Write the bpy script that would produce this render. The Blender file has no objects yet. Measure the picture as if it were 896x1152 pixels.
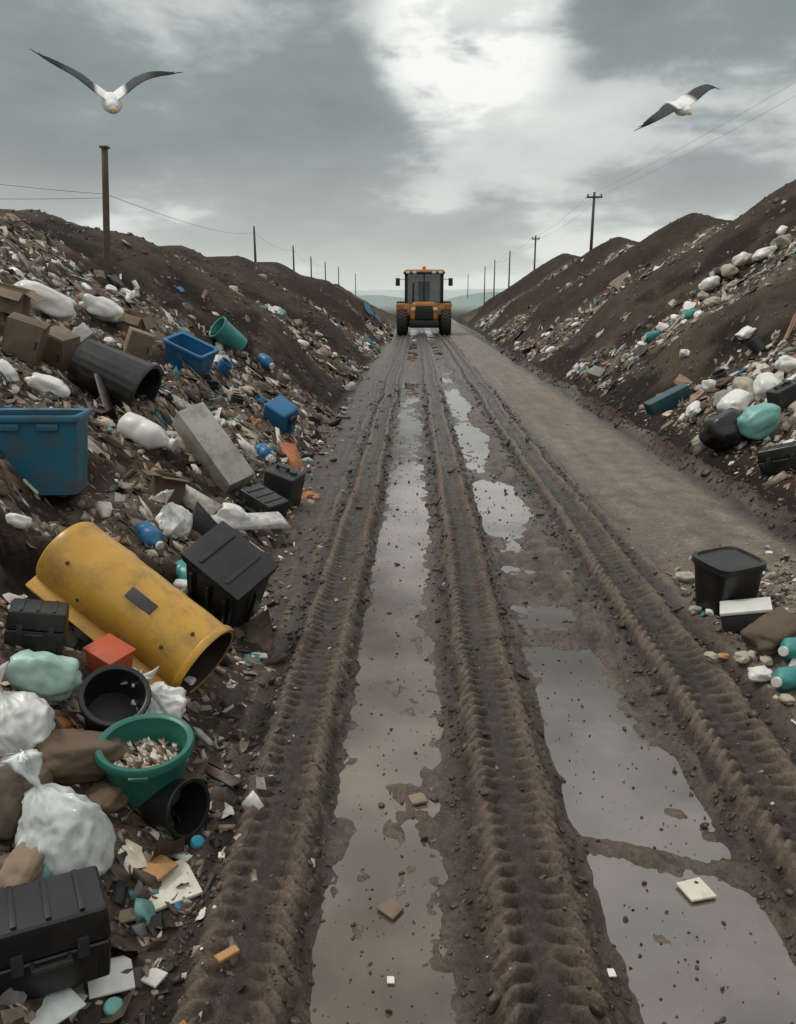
import bpy, bmesh, math, random
import numpy as np
from mathutils import Vector, Matrix, Euler, noise as mn
rad=math.radians
random.seed(7); rng=np.random.default_rng(11)
scene=bpy.context.scene
COL=scene.collection
scene.view_settings.view_transform='Standard'; scene.view_settings.look='None'; scene.view_settings.exposure=0

# ------------------------------------------------------------------ noise
def vnoise(x,y,seed=0):
    x=np.asarray(x,float); y=np.asarray(y,float)
    ix=np.floor(x).astype(np.int64); iy=np.floor(y).astype(np.int64)
    fx=x-ix; fy=y-iy
    fx=fx*fx*(3-2*fx); fy=fy*fy*(3-2*fy)
    def h(a,b):
        v=(a*374761393+b*668265263+seed*144269504)&0xffffffff
        v=((v^(v>>13))*1274126177)&0xffffffff
        v=v^(v>>16)
        return v/4294967295.0
    return (h(ix,iy)*(1-fx)+h(ix+1,iy)*fx)*(1-fy)+(h(ix,iy+1)*(1-fx)+h(ix+1,iy+1)*fx)*fy
def fbm(x,y,seed=0,o=4):
    s=0;a=.5;t=0
    for i in range(o):
        s=s+a*vnoise(x,y,seed+i*17); t+=a; a*=.5; x=x*2.03+5.1; y=y*2.03+9.7
    return s/t*2-1
def ss(x,a,b):
    t=np.clip((x-a)/(b-a),0,1); return t*t*(3-2*t)
def gs(x,c,w): return np.exp(-((x-c)/w)**2)

# ------------------------------------------------------------------ terrain
LE=[-20,15.4,23.2,32,43,60]; RE=[-20,20.8,30,41,55,75]
LS=[(13.6,1.8,.78),(21.6,1.5,.62),(30.2,1.7,.65),(41,2.0,.7)]          # dumped soil spurs: Y, width, height
RS=[(12.7,1.25,.58),(18.9,2.0,.88),(28.3,1.9,.85),(39.2,2.3,.85),(53,2.6,.8)]
def lobes(Y,E,n):
    b=np.zeros_like(Y)
    Yw=Y+n
    for a,c in zip(E[:-1],E[1:]):
        m=(Yw>=a)&(Yw<c)
        t=(Yw-a)/(c-a) if a>0 else ss(Yw,c-14,c)*.6+.4
        t=np.clip(t,0,1)
        fall=1-ss(Yw,c-.5,c)
        b=np.where(m,(t**1.3)*fall,b)
    return b
def toeL(Y): return .72+.42*ss(Y,1.5,8)+.10*fbm(Y*.8,Y*0,5,3)
def toeR(Y): return 3.0+.12*fbm(Y*.7,Y*0,6,3)+.3*ss(Y,25,45)
def smin(a,b,k):
    h=np.clip(.5+.5*(b-a)/k,0,1); return b*(1-h)+a*h-k*h*(1-h)
def spur(X,Y,S,seed):
    Yw=Y+.40*fbm(X*.45,Y*.25,seed,3)+.08*fbm(X*2,Y*2,seed+5,3); s=0; f=0
    for c,w,h in S:
        d=(Yw-c)/w
        e=np.clip(1-np.sqrt(d*d+.006),0,1)**.9; s=s+h*e; f=np.maximum(f,ss(e,.08,.24))
    return s,f
def cutline(X,Y):
    return (3.86+.62*(X+2.0)+.10*fbm(X*2.3,Y*2.3,161,3))-Y      # >0 on the low side of the cut ledge
RIDGES=[(-.455,.140,.062),(.335,.142,.060),(1.26,.155,.082)]
def Hroad(X,Y):
    wob=.03*fbm(Y*.35,Y*0+3,21,2)
    z=-.010+.012*fbm(X*3,Y*3,31,4)+.009*fbm(X*16,Y*16,32,3)
    ch1=ss(X,-.36,-.25)*(1-ss(X,.12,.21))
    f1=-.057+.024*fbm(X*2.4,Y*.9,41,4)+.026*fbm(X*13,Y*9,44,4)+.018*ss(Y,5,20)+.03*ss(np.abs(X+.08),.10,.25)
    z=z*(1-ch1)+ch1*f1
    ch2=ss(X,.49,.60)*(1-ss(X,.98,1.10))
    f2=-.050+.040*fbm(X*2.5+7,Y*1.3,42,4)+.030*fbm(X*13,Y*9,45,4)
    f2=f2+.035*gs(Y,2.22-.3*(X-.8),.06)+.04*gs(Y,3.95,.13)+.030*gs(Y,4.75,.20)-.016*gs(Y,3.0,.5)-.022*gs(Y,6.4,.9)-.010*gs(Y,1.5,.5)-.008*gs(Y,10,2.2)+.010*ss(Y,12,22)
    f2=f2+.035*gs(Y,5.25,.12)+.04*gs(Y,7.9,.25)
    f2=f2+.05*ss(X,.80+.06*np.sin(Y*2.),.98+.06*np.sin(Y*2.))*(ss(Y,2.2,3.8))
    z=z*(1-ch2)+ch2*f2
    for i,(xc,w,hh) in enumerate(RIDGES):
        u=(X-xc-wob-.014*fbm(Y*1.2,Y*0+i,60+i,2)-.006*fbm(X*3,Y*7,64+i,2))/w
        au=np.abs(u)
        env=1-ss(au,.86,1.06)
        prof=.40+.60*gs(au,.66,.22)-.14*gs(u,0,.12)
        n=.88+.20*fbm(X*5+i*9,Y*3.0,70+i,3)
        per=.064 if i!=2 else .074
        ph=Y+(au*w*.8)+.005*fbm(X*7,Y*7,80+i,2)
        lug=np.tanh(np.sin(2*np.pi*ph/per)*2.4)
        lf=(1-ss(Y,6.5,10))*(.60+.40*np.clip(fbm(X*2.2+i*5,Y*1.7,90+i,3)*2.2+.7,0,1))
        z=z+env*hh*prof*n+env*lug*.0135*lf*(.12+.88*ss(au,.12,.38))
        z=z+env*.006*fbm(X*24,Y*20,97+i,3)
        z=z+gs(au,1.02,.16)*.024*np.clip(fbm(X*20,Y*15,95+i,3)*1.8+.2,0,1.3)
    for xc,w,hh in((-.70,.035,.030),(-.80,.02,.016),(1.06,.03,.022),(1.50,.035,.035),(.02,.02,.010)):
        u=(X-xc-wob*1.4-.03*fbm(Y*.9,Y*0+xc*7,66,2))/w
        z=z+hh*np.exp(-u*u)*np.clip(.55+.9*fbm(X*4,Y*2.2,67,3)+.5*fbm(X*15,Y*15,68,2),0,1.3)*(X<1.8)*(X>-1)
    tan=ss(X,1.46,1.6)*(1-ss(X,2.50,2.66))
    z=z+tan*(.03+.008*fbm(X*5,Y*1.2,33,3)+.002*fbm(X*18,Y*14,39,2))-.014*gs(X,1.66+wob,.06)*tan-.010*gs(X,2.15+wob*2,.09)*tan-.008*gs(X,1.9+wob*2,.05)*tan
    bm_=gs(X,2.82+.04*fbm(Y*.6,Y*0,34,2),.12)
    z=z+bm_*(.15+.07*fbm(X*5,Y*3,35,4)+.05*fbm(X*18,Y*16,38,3))*(1-ss(Y,45,60))
    z=z+.24*np.exp(-(((X-2.35)/.55)**2+((Y-3.75)/.75)**2))*(1+.5*fbm(X*4,Y*4,36,3))
    z=z+.10*np.exp(-(((X-1.95)/.28)**2+((Y-3.3)/.5)**2))*(1+.6*fbm(X*6,Y*6,37,3))
    return z*(1-ss(Y,60,90))
def Hleft(X,Y):
    sl=-X-toeL(Y)
    bl=lobes(Y,LE,.35*fbm(X*.5,Y*.2,51,2))
    m=.84+.16*bl
    R=(2.95+.45*ss(Y,16,45))*(1-.85*ss(Y,48,80))
    p=np.maximum(sl,0)
    hl=.60*p*m
    st=.42; nz=.10*fbm(X*.9,Y*.9,52,3); q=(hl+nz)/st
    tr=(np.floor(q)+ss(q-np.floor(q),.45,.9))*st-nz
    hl=hl+(tr-hl)*.75*ss(sl,.5,1.2)*(1-ss(Y,7,13))*ss(fbm(X*.6,Y*.5,53,2),-.5,.2)
    sp_,sf=spur(X,Y,LS,151)
    top=R*m-.03*np.maximum(p-R/.6,0)
    hl=smin(hl,top,.12)*ss(sl,-.05,.25)+sp_*ss(sl,.05,1.3)*(1-.8*ss(sl,3.0,4.8))
    rill=fbm(X*.7+Y*.3,Y*4.2,62,3)
    rough=ss(sl,0,.8)
    hl=hl+rough*(1-.85*sf)*.15*fbm(X*1.1,Y*1.1,54,4)+rough*((.06-.035*sf)*fbm(X*4,Y*4,55,4)+.035*sf*rill+(.03-.012*sf)*fbm(X*13,Y*13,56,3))
    cl=cutline(X,Y); cw=ss(-X,1.15,1.45)*ss(Y,2.0,2.6)
    hl=hl-cw*.24*ss(cl,0,.07)*(1-ss(cl,.45,1.3))
    return hl*(1-ss(Y,62,85))
def Hright(X,Y):
    sr=X-toeR(Y)
    br=lobes(Y,RE,.5*fbm(X*.4,Y*.2,57,2))
    m=.84+.16*br
    R=(5.0-.9*ss(Y,19,27))*(1-.85*ss(Y,52,80))
    p=np.maximum(sr,0)
    hr=(.61+.02*np.clip(p-3,0,4))*p*m
    sp_,sf=spur(X,Y,RS,152)
    top=R*m-.02*np.maximum(p-R/.6,0)
    hr=smin(hr,top,.14)*ss(sr,-.05,.3)+sp_*ss(sr,.05,1.5)*(1-.75*ss(sr,4.6,7.6))
    rill=fbm(X*.7-Y*.3,Y*3.6,63,3)
    rough=ss(sr,0,.8)
    hr=hr+rough*(1-.85*sf)*.15*fbm(X*.9,Y*.9,58,4)+rough*((.07-.045*sf)*fbm(X*3.4,Y*3.4,59,4)+.035*sf*rill+(.03-.012*sf)*fbm(X*11,Y*11,61,3))
    return hr*(1-ss(Y,62,85))
def H(X,Y):
    X=np.asarray(X,float); Y=np.asarray(Y,float)
    X,Y=np.broadcast_arrays(X,Y); sh=X.shape; X=X.ravel().copy();Y=Y.ravel().copy()
    z=np.zeros_like(X)
    for fn,mk in((Hroad,(X>-1.6)&(X<4.6)&(Y<90)&(Y>-3)),(Hleft,(X<-.45)&(X>-60)&(Y<86)&(Y>-15)),(Hright,(X>2.7)&(X<60)&(Y<86)&(Y>-15))):
        i=np.nonzero(mk)[0]
        if len(i): z[i]+=fn(X[i],Y[i])
    return z.reshape(sh)

def trash(X,Y):
    """share of rubbish on the surface (0..1)"""
    sl=-X-toeL(Y); sr=X-toeR(Y)
    _,fl=spur(X,Y,LS,151); _,fr=spur(X,Y,RS,152)
    tl=(1-.97*fl)*(1-.5*ss(sl,3.9,4.8))
    tr=(1-.97*fr)
    cl_=cutline(X,Y); tl=tl*(1-.92*ss(-X,1.1,1.5)*ss(cl_,-.10,.02)*(1-ss(cl_,.22,.42)))
    edge=fbm(X*2,Y*2,113,3)
    left=ss(sl,-.1,.1)*tl; right=ss(sr,.1,.35)*tr
    cl=.50+.50*np.clip(fbm(X*1.3,Y*1.3,112,3)*2.6+.5+edge*.4,0,1)
    heap=np.exp(-(((X-2.25)/.65)**2+((Y-3.75)/.9)**2))
    return np.clip((left+right)*cl*(1-ss(Y,55,70))+heap,0,1)

xs=np.unique(np.round(np.concatenate([[-2500,-1200,-600,-300,-150,-80,-50,-35,-25,-20,-16],np.arange(-14,-6,.3),np.arange(-6,-2.5,.06),np.arange(-2.5,-1.0,.022),
   np.arange(-1.0,1.75,.0098),np.arange(1.75,3.2,.025),np.arange(3.2,11,.075),np.arange(11,16.1,.4),[20,25,35,50,80,150,300,600,1200,2500]]),4))
ys=[-15,-10,-6,-3,-1.5,-.6,-.1,.25,.5,.7]
y=.7
while y<3000:
    if y<7: d=max(.0028*y,.005)
    elif y<62: d=.006*y
    elif y<150: d=.02*y
    else: d=.1*y
    y+=d; ys.append(y)
ys=np.array(ys)
XX,YY=np.meshgrid(xs,ys)
ZZ=H(XX,YY)
nx=len(xs); ny=len(ys)
V=np.stack([XX,YY,ZZ],-1).reshape(-1,3)
def soil(X,Y,Z):
    def c(r,g,b): return np.array([r,g,b])
    T=trash(X,Y)[...,None]
    n1=fbm(X*1.3,Y*1.3,121,4)[...,None]; n2=fbm(X*6,Y*6,122,3)[...,None]; n3=fbm(X*7,Y*.8,123,3)[...,None]
    col=np.zeros(X.shape+(3,))+c(.072,.051,.037)
    wet=np.zeros(X.shape+(1,))+.80
    tanm=(ss(X,1.48,1.66)*(1-ss(X,2.56,2.72)))[...,None]
    tn=np.clip(.90+.25*n1,0,1)*tanm
    col=col*(1-tn)+c(.185,.150,.118)*tn*(1+.10*n2+.22*n3)
    wet=wet*(1-tn)+.45*tn
    up=ss(Z,.015,.075)[...,None]*(((X>-1)&(X<1.5))[...,None])
    col=col*(1-.5*up)+c(.108,.079,.059)*.5*up
    low=(1-ss(Z,-.045,-.012))[...,None]*(((X>-.4)&(X<1.15))[...,None])
    col=col*(1-.5*low)+c(.120,.090,.067)*.5*low
    wet=wet*(1-low)+.98*low
    bank=np.maximum(ss(-X-toeL(Y),-.1,.2),ss(X-toeR(Y),-.30,-.18))[...,None]
    bc=c(.043,.031,.0235)*(1-T)+c(.105,.079,.059)*T
    bc=bc*(1+.30*n1+.20*n2)
    col=col*(1-bank)+bc*bank
    wet=wet*(1-bank)+.14*bank
    far=ss(Y,60,160)[...,None]  # distance haze painted into the ground colour, paler further off
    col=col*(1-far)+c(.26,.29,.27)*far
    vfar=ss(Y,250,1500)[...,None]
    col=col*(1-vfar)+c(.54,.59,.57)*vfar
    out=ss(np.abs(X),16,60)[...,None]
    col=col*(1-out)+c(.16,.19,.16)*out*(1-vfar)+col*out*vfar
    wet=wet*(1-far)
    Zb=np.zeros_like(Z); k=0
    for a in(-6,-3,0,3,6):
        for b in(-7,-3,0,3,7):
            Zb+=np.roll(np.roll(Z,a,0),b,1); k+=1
    ao_tint=np.clip((Z-Zb/k)*38,-.5,.6)[...,None]*(1-ss(Y,14,30))[...,None]*(1-.85*tanm)  # ambient occlusion painted into the soil colour: hollows darker, crests lighter
    col=col*(1+ao_tint)
    return np.concatenate([np.clip(col*(1+.12*n2),0.006,1),wet],-1)
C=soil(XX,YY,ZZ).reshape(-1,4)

def raw_mesh(name,Vv,loops,starts,cols=None,smooth=True):
    me=bpy.data.meshes.new(name)
    me.vertices.add(len(Vv)); me.vertices.foreach_set("co",np.ascontiguousarray(Vv,np.float32).ravel())
    me.loops.add(len(loops)); me.loops.foreach_set("vertex_index",np.asarray(loops,np.int32))
    me.polygons.add(len(starts)); me.polygons.foreach_set("loop_start",np.asarray(starts,np.int32))
    me.update(calc_edges=True)
    if cols is not None:
        a=me.color_attributes.new("tint",'FLOAT_COLOR','POINT')
        a.data.foreach_set("color",np.ascontiguousarray(cols,np.float32).ravel())
    if smooth: me.shade_smooth()
    return me

# ------------------------------------------------------------------ materials
def nt(name):
    m=bpy.data.materials.new(name); m.use_nodes=True
    t=m.node_tree; b=t.nodes['Principled BSDF']; return m,t,b
def soil_mat():
    m,t,b=nt("wet_soil"); N=t.nodes; L=t.links
    at=N.new('ShaderNodeAttribute'); at.attribute_name='tint'
    tc=N.new('ShaderNodeTexCoord')
    n1=N.new('ShaderNodeTexNoise'); n1.inputs['Scale'].default_value=42; n1.inputs['Detail'].default_value=6; n1.inputs['Roughness'].default_value=.72
    n2=N.new('ShaderNodeTexNoise'); n2.inputs['Scale'].default_value=5; n2.inputs['Detail'].default_value=5
    L.new(tc.outputs['Object'],n1.inputs['Vector']); L.new(tc.outputs['Object'],n2.inputs['Vector'])
    r=N.new('ShaderNodeMapRange'); r.inputs['From Min'].default_value=.3; r.inputs['From Max'].default_value=.7; r.inputs['To Min'].default_value=.5; r.inputs['To Max'].default_value=1.5
    L.new(n1.outputs['Fac'],r.inputs['Value'])
    r2=N.new('ShaderNodeMapRange'); r2.inputs['From Min'].default_value=.3; r2.inputs['From Max'].default_value=.7; r2.inputs['To Min'].default_value=.78; r2.inputs['To Max'].default_value=1.22
    L.new(n2.outputs['Fac'],r2.inputs['Value'])
    mu=N.new('ShaderNodeMath'); mu.operation='MULTIPLY'; L.new(r.outputs[0],mu.inputs[0]); L.new(r2.outputs[0],mu.inputs[1])
    vm=N.new('ShaderNodeVectorMath'); vm.operation='SCALE'; L.new(at.outputs['Color'],vm.inputs[0]); L.new(mu.outputs[0],vm.inputs['Scale'])
    L.new(vm.outputs[0],b.inputs['Base Color'])
    a=N.new('ShaderNodeMath'); a.operation='MULTIPLY_ADD'; a.inputs[1].default_value=-.70; a.inputs[2].default_value=.88
    L.new(at.outputs['Alpha'],a.inputs[0])
    a2=N.new('ShaderNodeMath'); a2.operation='MULTIPLY_ADD'; a2.inputs[1].default_value=.5; L.new(n2.outputs['Fac'],a2.inputs[0]); 
    a3=N.new('ShaderNodeMath'); a3.operation='SUBTRACT'; a3.inputs[1].default_value=.24; L.new(a.outputs[0],a3.inputs[0]); L.new(a3.outputs[0],a2.inputs[2])
    L.new(a2.outputs[0],b.inputs['Roughness'])
    s=N.new('ShaderNodeMath'); s.operation='MULTIPLY_ADD'; s.inputs[1].default_value=.5; s.inputs[2].default_value=.04; L.new(at.outputs['Alpha'],s.inputs[0]); L.new(s.outputs[0],b.inputs['Specular IOR Level'])
    bp=N.new('ShaderNodeBump'); bp.inputs['Strength'].default_value=.75; bp.inputs['Distance'].default_value=.02
    L.new(n1.outputs['Fac'],bp.inputs['Height']); L.new(bp.outputs[0],b.inputs['Normal'])
    return m
MUD=(.085,.061,.045)
def mat(name,c,rough=.5,dirt=.4,metal=0,bump=.15,scale=7,spec=.5,trans=0,sss=0):
    m,t,b=nt(name); N=t.nodes; L=t.links
    tc=N.new('ShaderNodeTexCoord')
    n=N.new('ShaderNodeTexNoise'); n.inputs['Scale'].default_value=scale; n.inputs['Detail'].default_value=9; n.inputs['Roughness'].default_value=.68
    L.new(tc.outputs['Object'],n.inputs['Vector'])
    r=N.new('ShaderNodeValToRGB'); e=r.color_ramp.elements
    e[0].position=.60-dirt*.35; e[0].color=(0,0,0,1); e[1].position=.78-dirt*.28; e[1].color=(1,1,1,1)
    L.new(n.outputs['Fac'],r.inputs['Fac'])
    mx=N.new('ShaderNodeMix'); mx.data_type='RGBA'
    mx.inputs['A'].default_value=(*c,1); mx.inputs['B'].default_value=(*MUD,1)
    k=N.new('ShaderNodeMath'); k.operation='MULTIPLY'; k.inputs[1].default_value=min(1,dirt*1.5); L.new(r.outputs['Color'],k.inputs[0])
    L.new(k.outputs[0],mx.inputs['Factor'])
    n2=N.new('ShaderNodeTexNoise'); n2.inputs['Scale'].default_value=scale*.5; n2.inputs['Detail'].default_value=4
    L.new(tc.outputs['Object'],n2.inputs['Vector'])
    rr=N.new('ShaderNodeMapRange'); rr.inputs['To Min'].default_value=.72; rr.inputs['To Max'].default_value=1.22
    L.new(n2.outputs['Fac'],rr.inputs['Value'])
    sc=N.new('ShaderNodeVectorMath'); sc.operation='SCALE'; L.new(mx.outputs['Result'],sc.inputs[0]); L.new(rr.outputs[0],sc.inputs['Scale'])
    L.new(sc.outputs[0],b.inputs['Base Color'])
    ro=N.new('ShaderNodeMath'); ro.operation='MULTIPLY_ADD'; ro.inputs[1].default_value=.9-rough; ro.inputs[2].default_value=rough; ro.use_clamp=True
    L.new(k.outputs[0],ro.inputs[0]); L.new(ro.outputs[0],b.inputs['Roughness'])
    b.inputs['Metallic'].default_value=metal; b.inputs['Specular IOR Level'].default_value=spec
    if trans: b.inputs['Transmission Weight'].default_value=trans
    if sss:
        b.inputs['Subsurface Weight'].default_value=sss; b.inputs['Subsurface Radius'].default_value=(.05,.05,.045)
    bp=N.new('ShaderNodeBump'); bp.inputs['Strength'].default_value=bump; bp.inputs['Distance'].default_value=.02
    L.new(n.outputs['Fac'],bp.inputs['Height']); L.new(bp.outputs[0],b.inputs['Normal'])
    return m
def film_mat(name,c,alpha=.75,rough=.25):
    """thin crinkled polythene: see-through film with stretched creases"""
    m,t,b=nt(name); N=t.nodes; L=t.links
    tc=N.new('ShaderNodeTexCoord'); mp=N.new('ShaderNodeMapping'); mp.inputs['Scale'].default_value=(1,1,.45); L.new(tc.outputs['Object'],mp.inputs['Vector'])
    n=N.new('ShaderNodeTexNoise'); n.noise_type='RIDGED_MULTIFRACTAL'; n.inputs['Scale'].default_value=16; n.inputs['Detail'].default_value=4; n.inputs['Distortion'].default_value=.8
    L.new(mp.outputs[0],n.inputs['Vector'])
    n2=N.new('ShaderNodeTexNoise'); n2.inputs['Scale'].default_value=9; n2.inputs['Detail'].default_value=5; L.new(tc.outputs['Object'],n2.inputs['Vector'])
    r=N.new('ShaderNodeMapRange'); r.inputs['From Min'].default_value=.3; r.inputs['From Max'].default_value=.7; r.inputs['To Min'].default_value=.74; r.inputs['To Max'].default_value=1.12; L.new(n2.outputs['Fac'],r.inputs['Value'])
    s=N.new('ShaderNodeVectorMath'); s.operation='SCALE'; s.inputs[0].default_value=c; L.new(r.outputs[0],s.inputs['Scale']); L.new(s.outputs[0],b.inputs['Base Color'])
    ra=N.new('ShaderNodeMapRange'); ra.inputs['From Min'].default_value=.35; ra.inputs['From Max'].default_value=.65; ra.inputs['To Min'].default_value=alpha-.18; ra.inputs['To Max'].default_value=min(1,alpha+.2); L.new(n2.outputs['Fac'],ra.inputs['Value']); L.new(ra.outputs[0],b.inputs['Alpha'])
    b.inputs['Roughness'].default_value=rough
    bp=N.new('ShaderNodeBump'); bp.inputs['Strength'].default_value=.5; bp.inputs['Distance'].default_value=.012
    L.new(n.outputs['Fac'],bp.inputs['Height']); L.new(bp.outputs[0],b.inputs['Normal'])
    return m
def tint_mat(name,rough=.6,spec=.4,ns=25,bump=.2,lo=.6,hi=1.2):
    m,t,b=nt(name); N=t.nodes; L=t.links
    at=N.new('ShaderNodeAttribute'); at.attribute_name='tint'
    tc=N.new('ShaderNodeTexCoord'); n=N.new('ShaderNodeTexNoise'); n.inputs['Scale'].default_value=ns; n.inputs['Detail'].default_value=6
    L.new(tc.outputs['Object'],n.inputs['Vector'])
    r=N.new('ShaderNodeMapRange'); r.inputs['From Min'].default_value=.3; r.inputs['From Max'].default_value=.7; r.inputs['To Min'].default_value=lo; r.inputs['To Max'].default_value=hi
    L.new(n.outputs['Fac'],r.inputs['Value'])
    s=N.new('ShaderNodeVectorMath'); s.operation='SCALE'; L.new(at.outputs['Color'],s.inputs[0]); L.new(r.outputs[0],s.inputs['Scale'])
    L.new(s.outputs[0],b.inputs['Base Color']); b.inputs['Roughness'].default_value=rough; b.inputs['Specular IOR Level'].default_value=spec
    bp=N.new('ShaderNodeBump'); bp.inputs['Strength'].default_value=bump; bp.inputs['Distance'].default_value=.01
    L.new(n.outputs['Fac'],bp.inputs['Height']); L.new(bp.outputs[0],b.inputs['Normal'])
    return m
SOIL=soil_mat()
# ------------------------------------------------------------------ ground sheets
ii,jj=np.meshgrid(np.arange(ny-1),np.arange(nx-1),indexing='ij')
q=np.stack([ii*nx+jj,ii*nx+jj+1,(ii+1)*nx+jj+1,(ii+1)*nx+jj],-1)
xc=(xs[:-1]+xs[1:])/2; yc=(ys[:-1]+ys[1:])/2
XC=xc[None,:]+0*yc[:,None]; YC=yc[:,None]+0*xc[None,:]
reg=np.zeros(XC.shape,int)
reg[(XC>-1.0)&(XC<2.95)&(YC<62)&(YC>-15)]=1
reg[(XC<=-1.0)&(XC>-14)&(YC<85)]=2
reg[(XC>=2.95)&(XC<16)&(YC<85)]=3
for k,nm in enumerate(["ground","dirt_road","waste_slope","waste_slope.001"]):
    qq=q[reg==k].reshape(-1,4)
    used_=np.zeros(nx*ny,bool); used_[qq.ravel()]=True; u=np.nonzero(used_)[0]; mp=np.zeros(nx*ny,np.int64); mp[u]=np.arange(len(u))
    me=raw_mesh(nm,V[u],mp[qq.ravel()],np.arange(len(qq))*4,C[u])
    o=bpy.data.objects.new(nm,me); COL.objects.link(o); me.materials.append(SOIL); o["kind"]="structure"

# ------------------------------------------------------------------ camera
CAMH=1.7
cam=bpy.data.cameras.new("camera"); co=bpy.data.objects.new("camera",cam); COL.objects.link(co)
co.location=(0,0,CAMH); co.rotation_euler=(rad(75),0,rad(1.2))
cam.sensor_fit='VERTICAL'; cam.sensor_height=36; cam.lens=28.125; cam.clip_end=6000; cam.clip_start=.05
scene.camera=co
RC=co.rotation_euler.to_matrix()
def cdir(px,py): return RC@Vector(((px-448)/900,(576-py)/900,-1))
TS=.9*np.exp(np.linspace(0,math.log(90/.9),900))
def spot(px,py):
    d=cdir(px,py)
    X=d.x*TS; Y=d.y*TS; Z=CAMH+d.z*TS
    below=np.nonzero(Z<H(X,Y))[0]
    t=float(TS[below[0]]) if len(below) else 60.0
    return Vector((d.x*t,d.y*t,float(H(np.array([d.x*t]),np.array([d.y*t]))[0]))),t
def hz(x,y): return float(H(np.array([x]),np.array([y]))[0])

# ------------------------------------------------------------------ mesh helpers
def add(name,me,mt=None,parent=None,loc=(0,0,0),rot=(0,0,0),smooth=True,auto=None):
    o=bpy.data.objects.new(name,me); COL.objects.link(o)
    if mt: me.materials.append(mt)
    o.location=loc; o.rotation_euler=[rad(a) for a in rot]
    if smooth:
        me.shade_smooth()
        if auto is not None:
            try: me.set_sharp_from_angle(angle=rad(auto))
            except Exception: pass
    if parent: o.parent=parent
    return o
def bm_me(bm,name):
    bmesh.ops.recalc_face_normals(bm,faces=bm.faces)
    me=bpy.data.meshes.new(name); bm.to_mesh(me); bm.free(); return me
def rbox(name,sx,sy,sz,bev=.01,seg=2,taper=1.,wob=0.,cut=0,base=True,seed=0):
    bm=bmesh.new(); bmesh.ops.create_cube(bm,size=1)
    for v in bm.verts:
        k=1 if v.co.z<0 else taper
        v.co=Vector((v.co.x*sx*k,v.co.y*sy*k,(v.co.z+(.5 if base else 0))*sz))
    if cut: bmesh.ops.subdivide_edges(bm,edges=bm.edges[:],cuts=cut,use_grid_fill=True)
    if bev and not cut: bmesh.ops.bevel(bm,geom=bm.edges[:],offset=bev,segments=seg,affect='EDGES',profile=.6)
    if wob:
        s=max(sx,sy,sz)
        for v in bm.verts:
            v.co+=wob*s*mn.noise_vector(v.co/s*2.6+Vector((seed*3.1,seed,0)))
    return bm_me(bm,name)
def loft(name,prof,n=40,p=2,ribs=0,rib=0,wob=0,seed=0,cap0=True,cap1=True,ribz=None):
    bm=bmesh.new(); rings=[]
    for (rx,ry,z) in prof:
        ring=[]
        for i in range(n):
            a=2*math.pi*i/n; c=math.cos(a); s=math.sin(a)
            k=(abs(c)**p+abs(s)**p)**(-1/p) if p>2 else 1
            f=1
            if ribs and (ribz is None or ribz[0]<=z<=ribz[1]): f=1+rib*math.tanh(2.5*math.cos(a*ribs))
            v=Vector((rx*k*c*f,ry*k*s*f,z))
            if wob: v+=float(wob)*mn.noise_vector(v*(1.5/max(rx,ry,.02))*.5+Vector((seed,seed*2,1)))
            ring.append(bm.verts.new(v))
        rings.append(ring)
    for a,b in zip(rings[:-1],rings[1:]):
        for i in range(n): bm.faces.new((a[i],a[(i+1)%n],b[(i+1)%n],b[i]))
    if cap0: bm.faces.new(rings[0][::-1])
    if cap1: bm.faces.new(rings[-1])
    return bm_me(bm,name)
def join(name,mes):
    bm=bmesh.new()
    for me,mtx in mes:
        t=bmesh.new(); t.from_mesh(me); t.transform(mtx); tmp=bpy.data.meshes.new("t"); t.to_mesh(tmp); t.free(); bm.from_mesh(tmp)
    return bm_me(bm,name)
def T(x=0,y=0,z=0,rx=0,ry=0,rz=0): return Matrix.Translation((x,y,z))@Euler((rad(rx),rad(ry),rad(rz))).to_matrix().to_4x4()
def tag(o,label,cat,group=None):
    o["label"]=label; o["category"]=cat
    if group: o["group"]=group
    return o

# ---- palette
M_white=mat("dirty_white_plastic",(.72,.70,.65),.4,.24)
M_bag=mat("white_polythene",(.80,.78,.73),.30,.20,bump=.12,scale=9,sss=.2)
M_film=film_mat("white_bag_film",(.86,.85,.81),.88,.3)
M_clear=film_mat("milky_bag_film",(.82,.86,.84),.72,.2)
M_mint=film_mat("mint_bag_film",(.48,.70,.63),.88,.35)
M_teal=mat("teal_plastic",(.05,.28,.27),.35,.33)
M_tealbag=mat("teal_polythene",(.19,.44,.40),.4,.28,bump=.15)
M_blue=mat("blue_plastic",(.02,.15,.33),.38,.32)
M_bin=mat("petrol_blue_plastic",(.012,.14,.23),.42,.46,scale=7)
M_green=mat("green_plastic",(.018,.14,.105),.38,.34)
M_black=mat("black_plastic",(.013,.013,.014),.36,.28)
M_blk2=mat("clean_black_plastic",(.012,.012,.013),.36,.16)
M_dark=mat("dark_grey_plastic",(.033,.034,.036),.42,.32)
M_grey=mat("grey_painted_metal",(.26,.25,.23),.5,.42)
M_pale=mat("pale_grey_enamel",(.42,.40,.35),.5,.40)
M_card=mat("wet_cardboard",(.14,.095,.06),.85,.35)
M_card2=mat("pale_cardboard",(.26,.19,.13),.85,.38)
M_wood=mat("weathered_wood",(.19,.14,.10),.8,.4)
M_yel=mat("yellow_enamel",(.58,.315,.045),.28,.36,bump=.12,scale=7)
M_red=mat("orange_red_plastic",(.50,.085,.03),.45,.30)
M_orange=mat("orange_board",(.46,.24,.09),.6,.38)
M_rub=mat("tyre_rubber",(.02,.02,.02),.75,.45)
M_cream=mat("cream_tile",(.66,.62,.52),.45,.25,scale=12)
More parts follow.
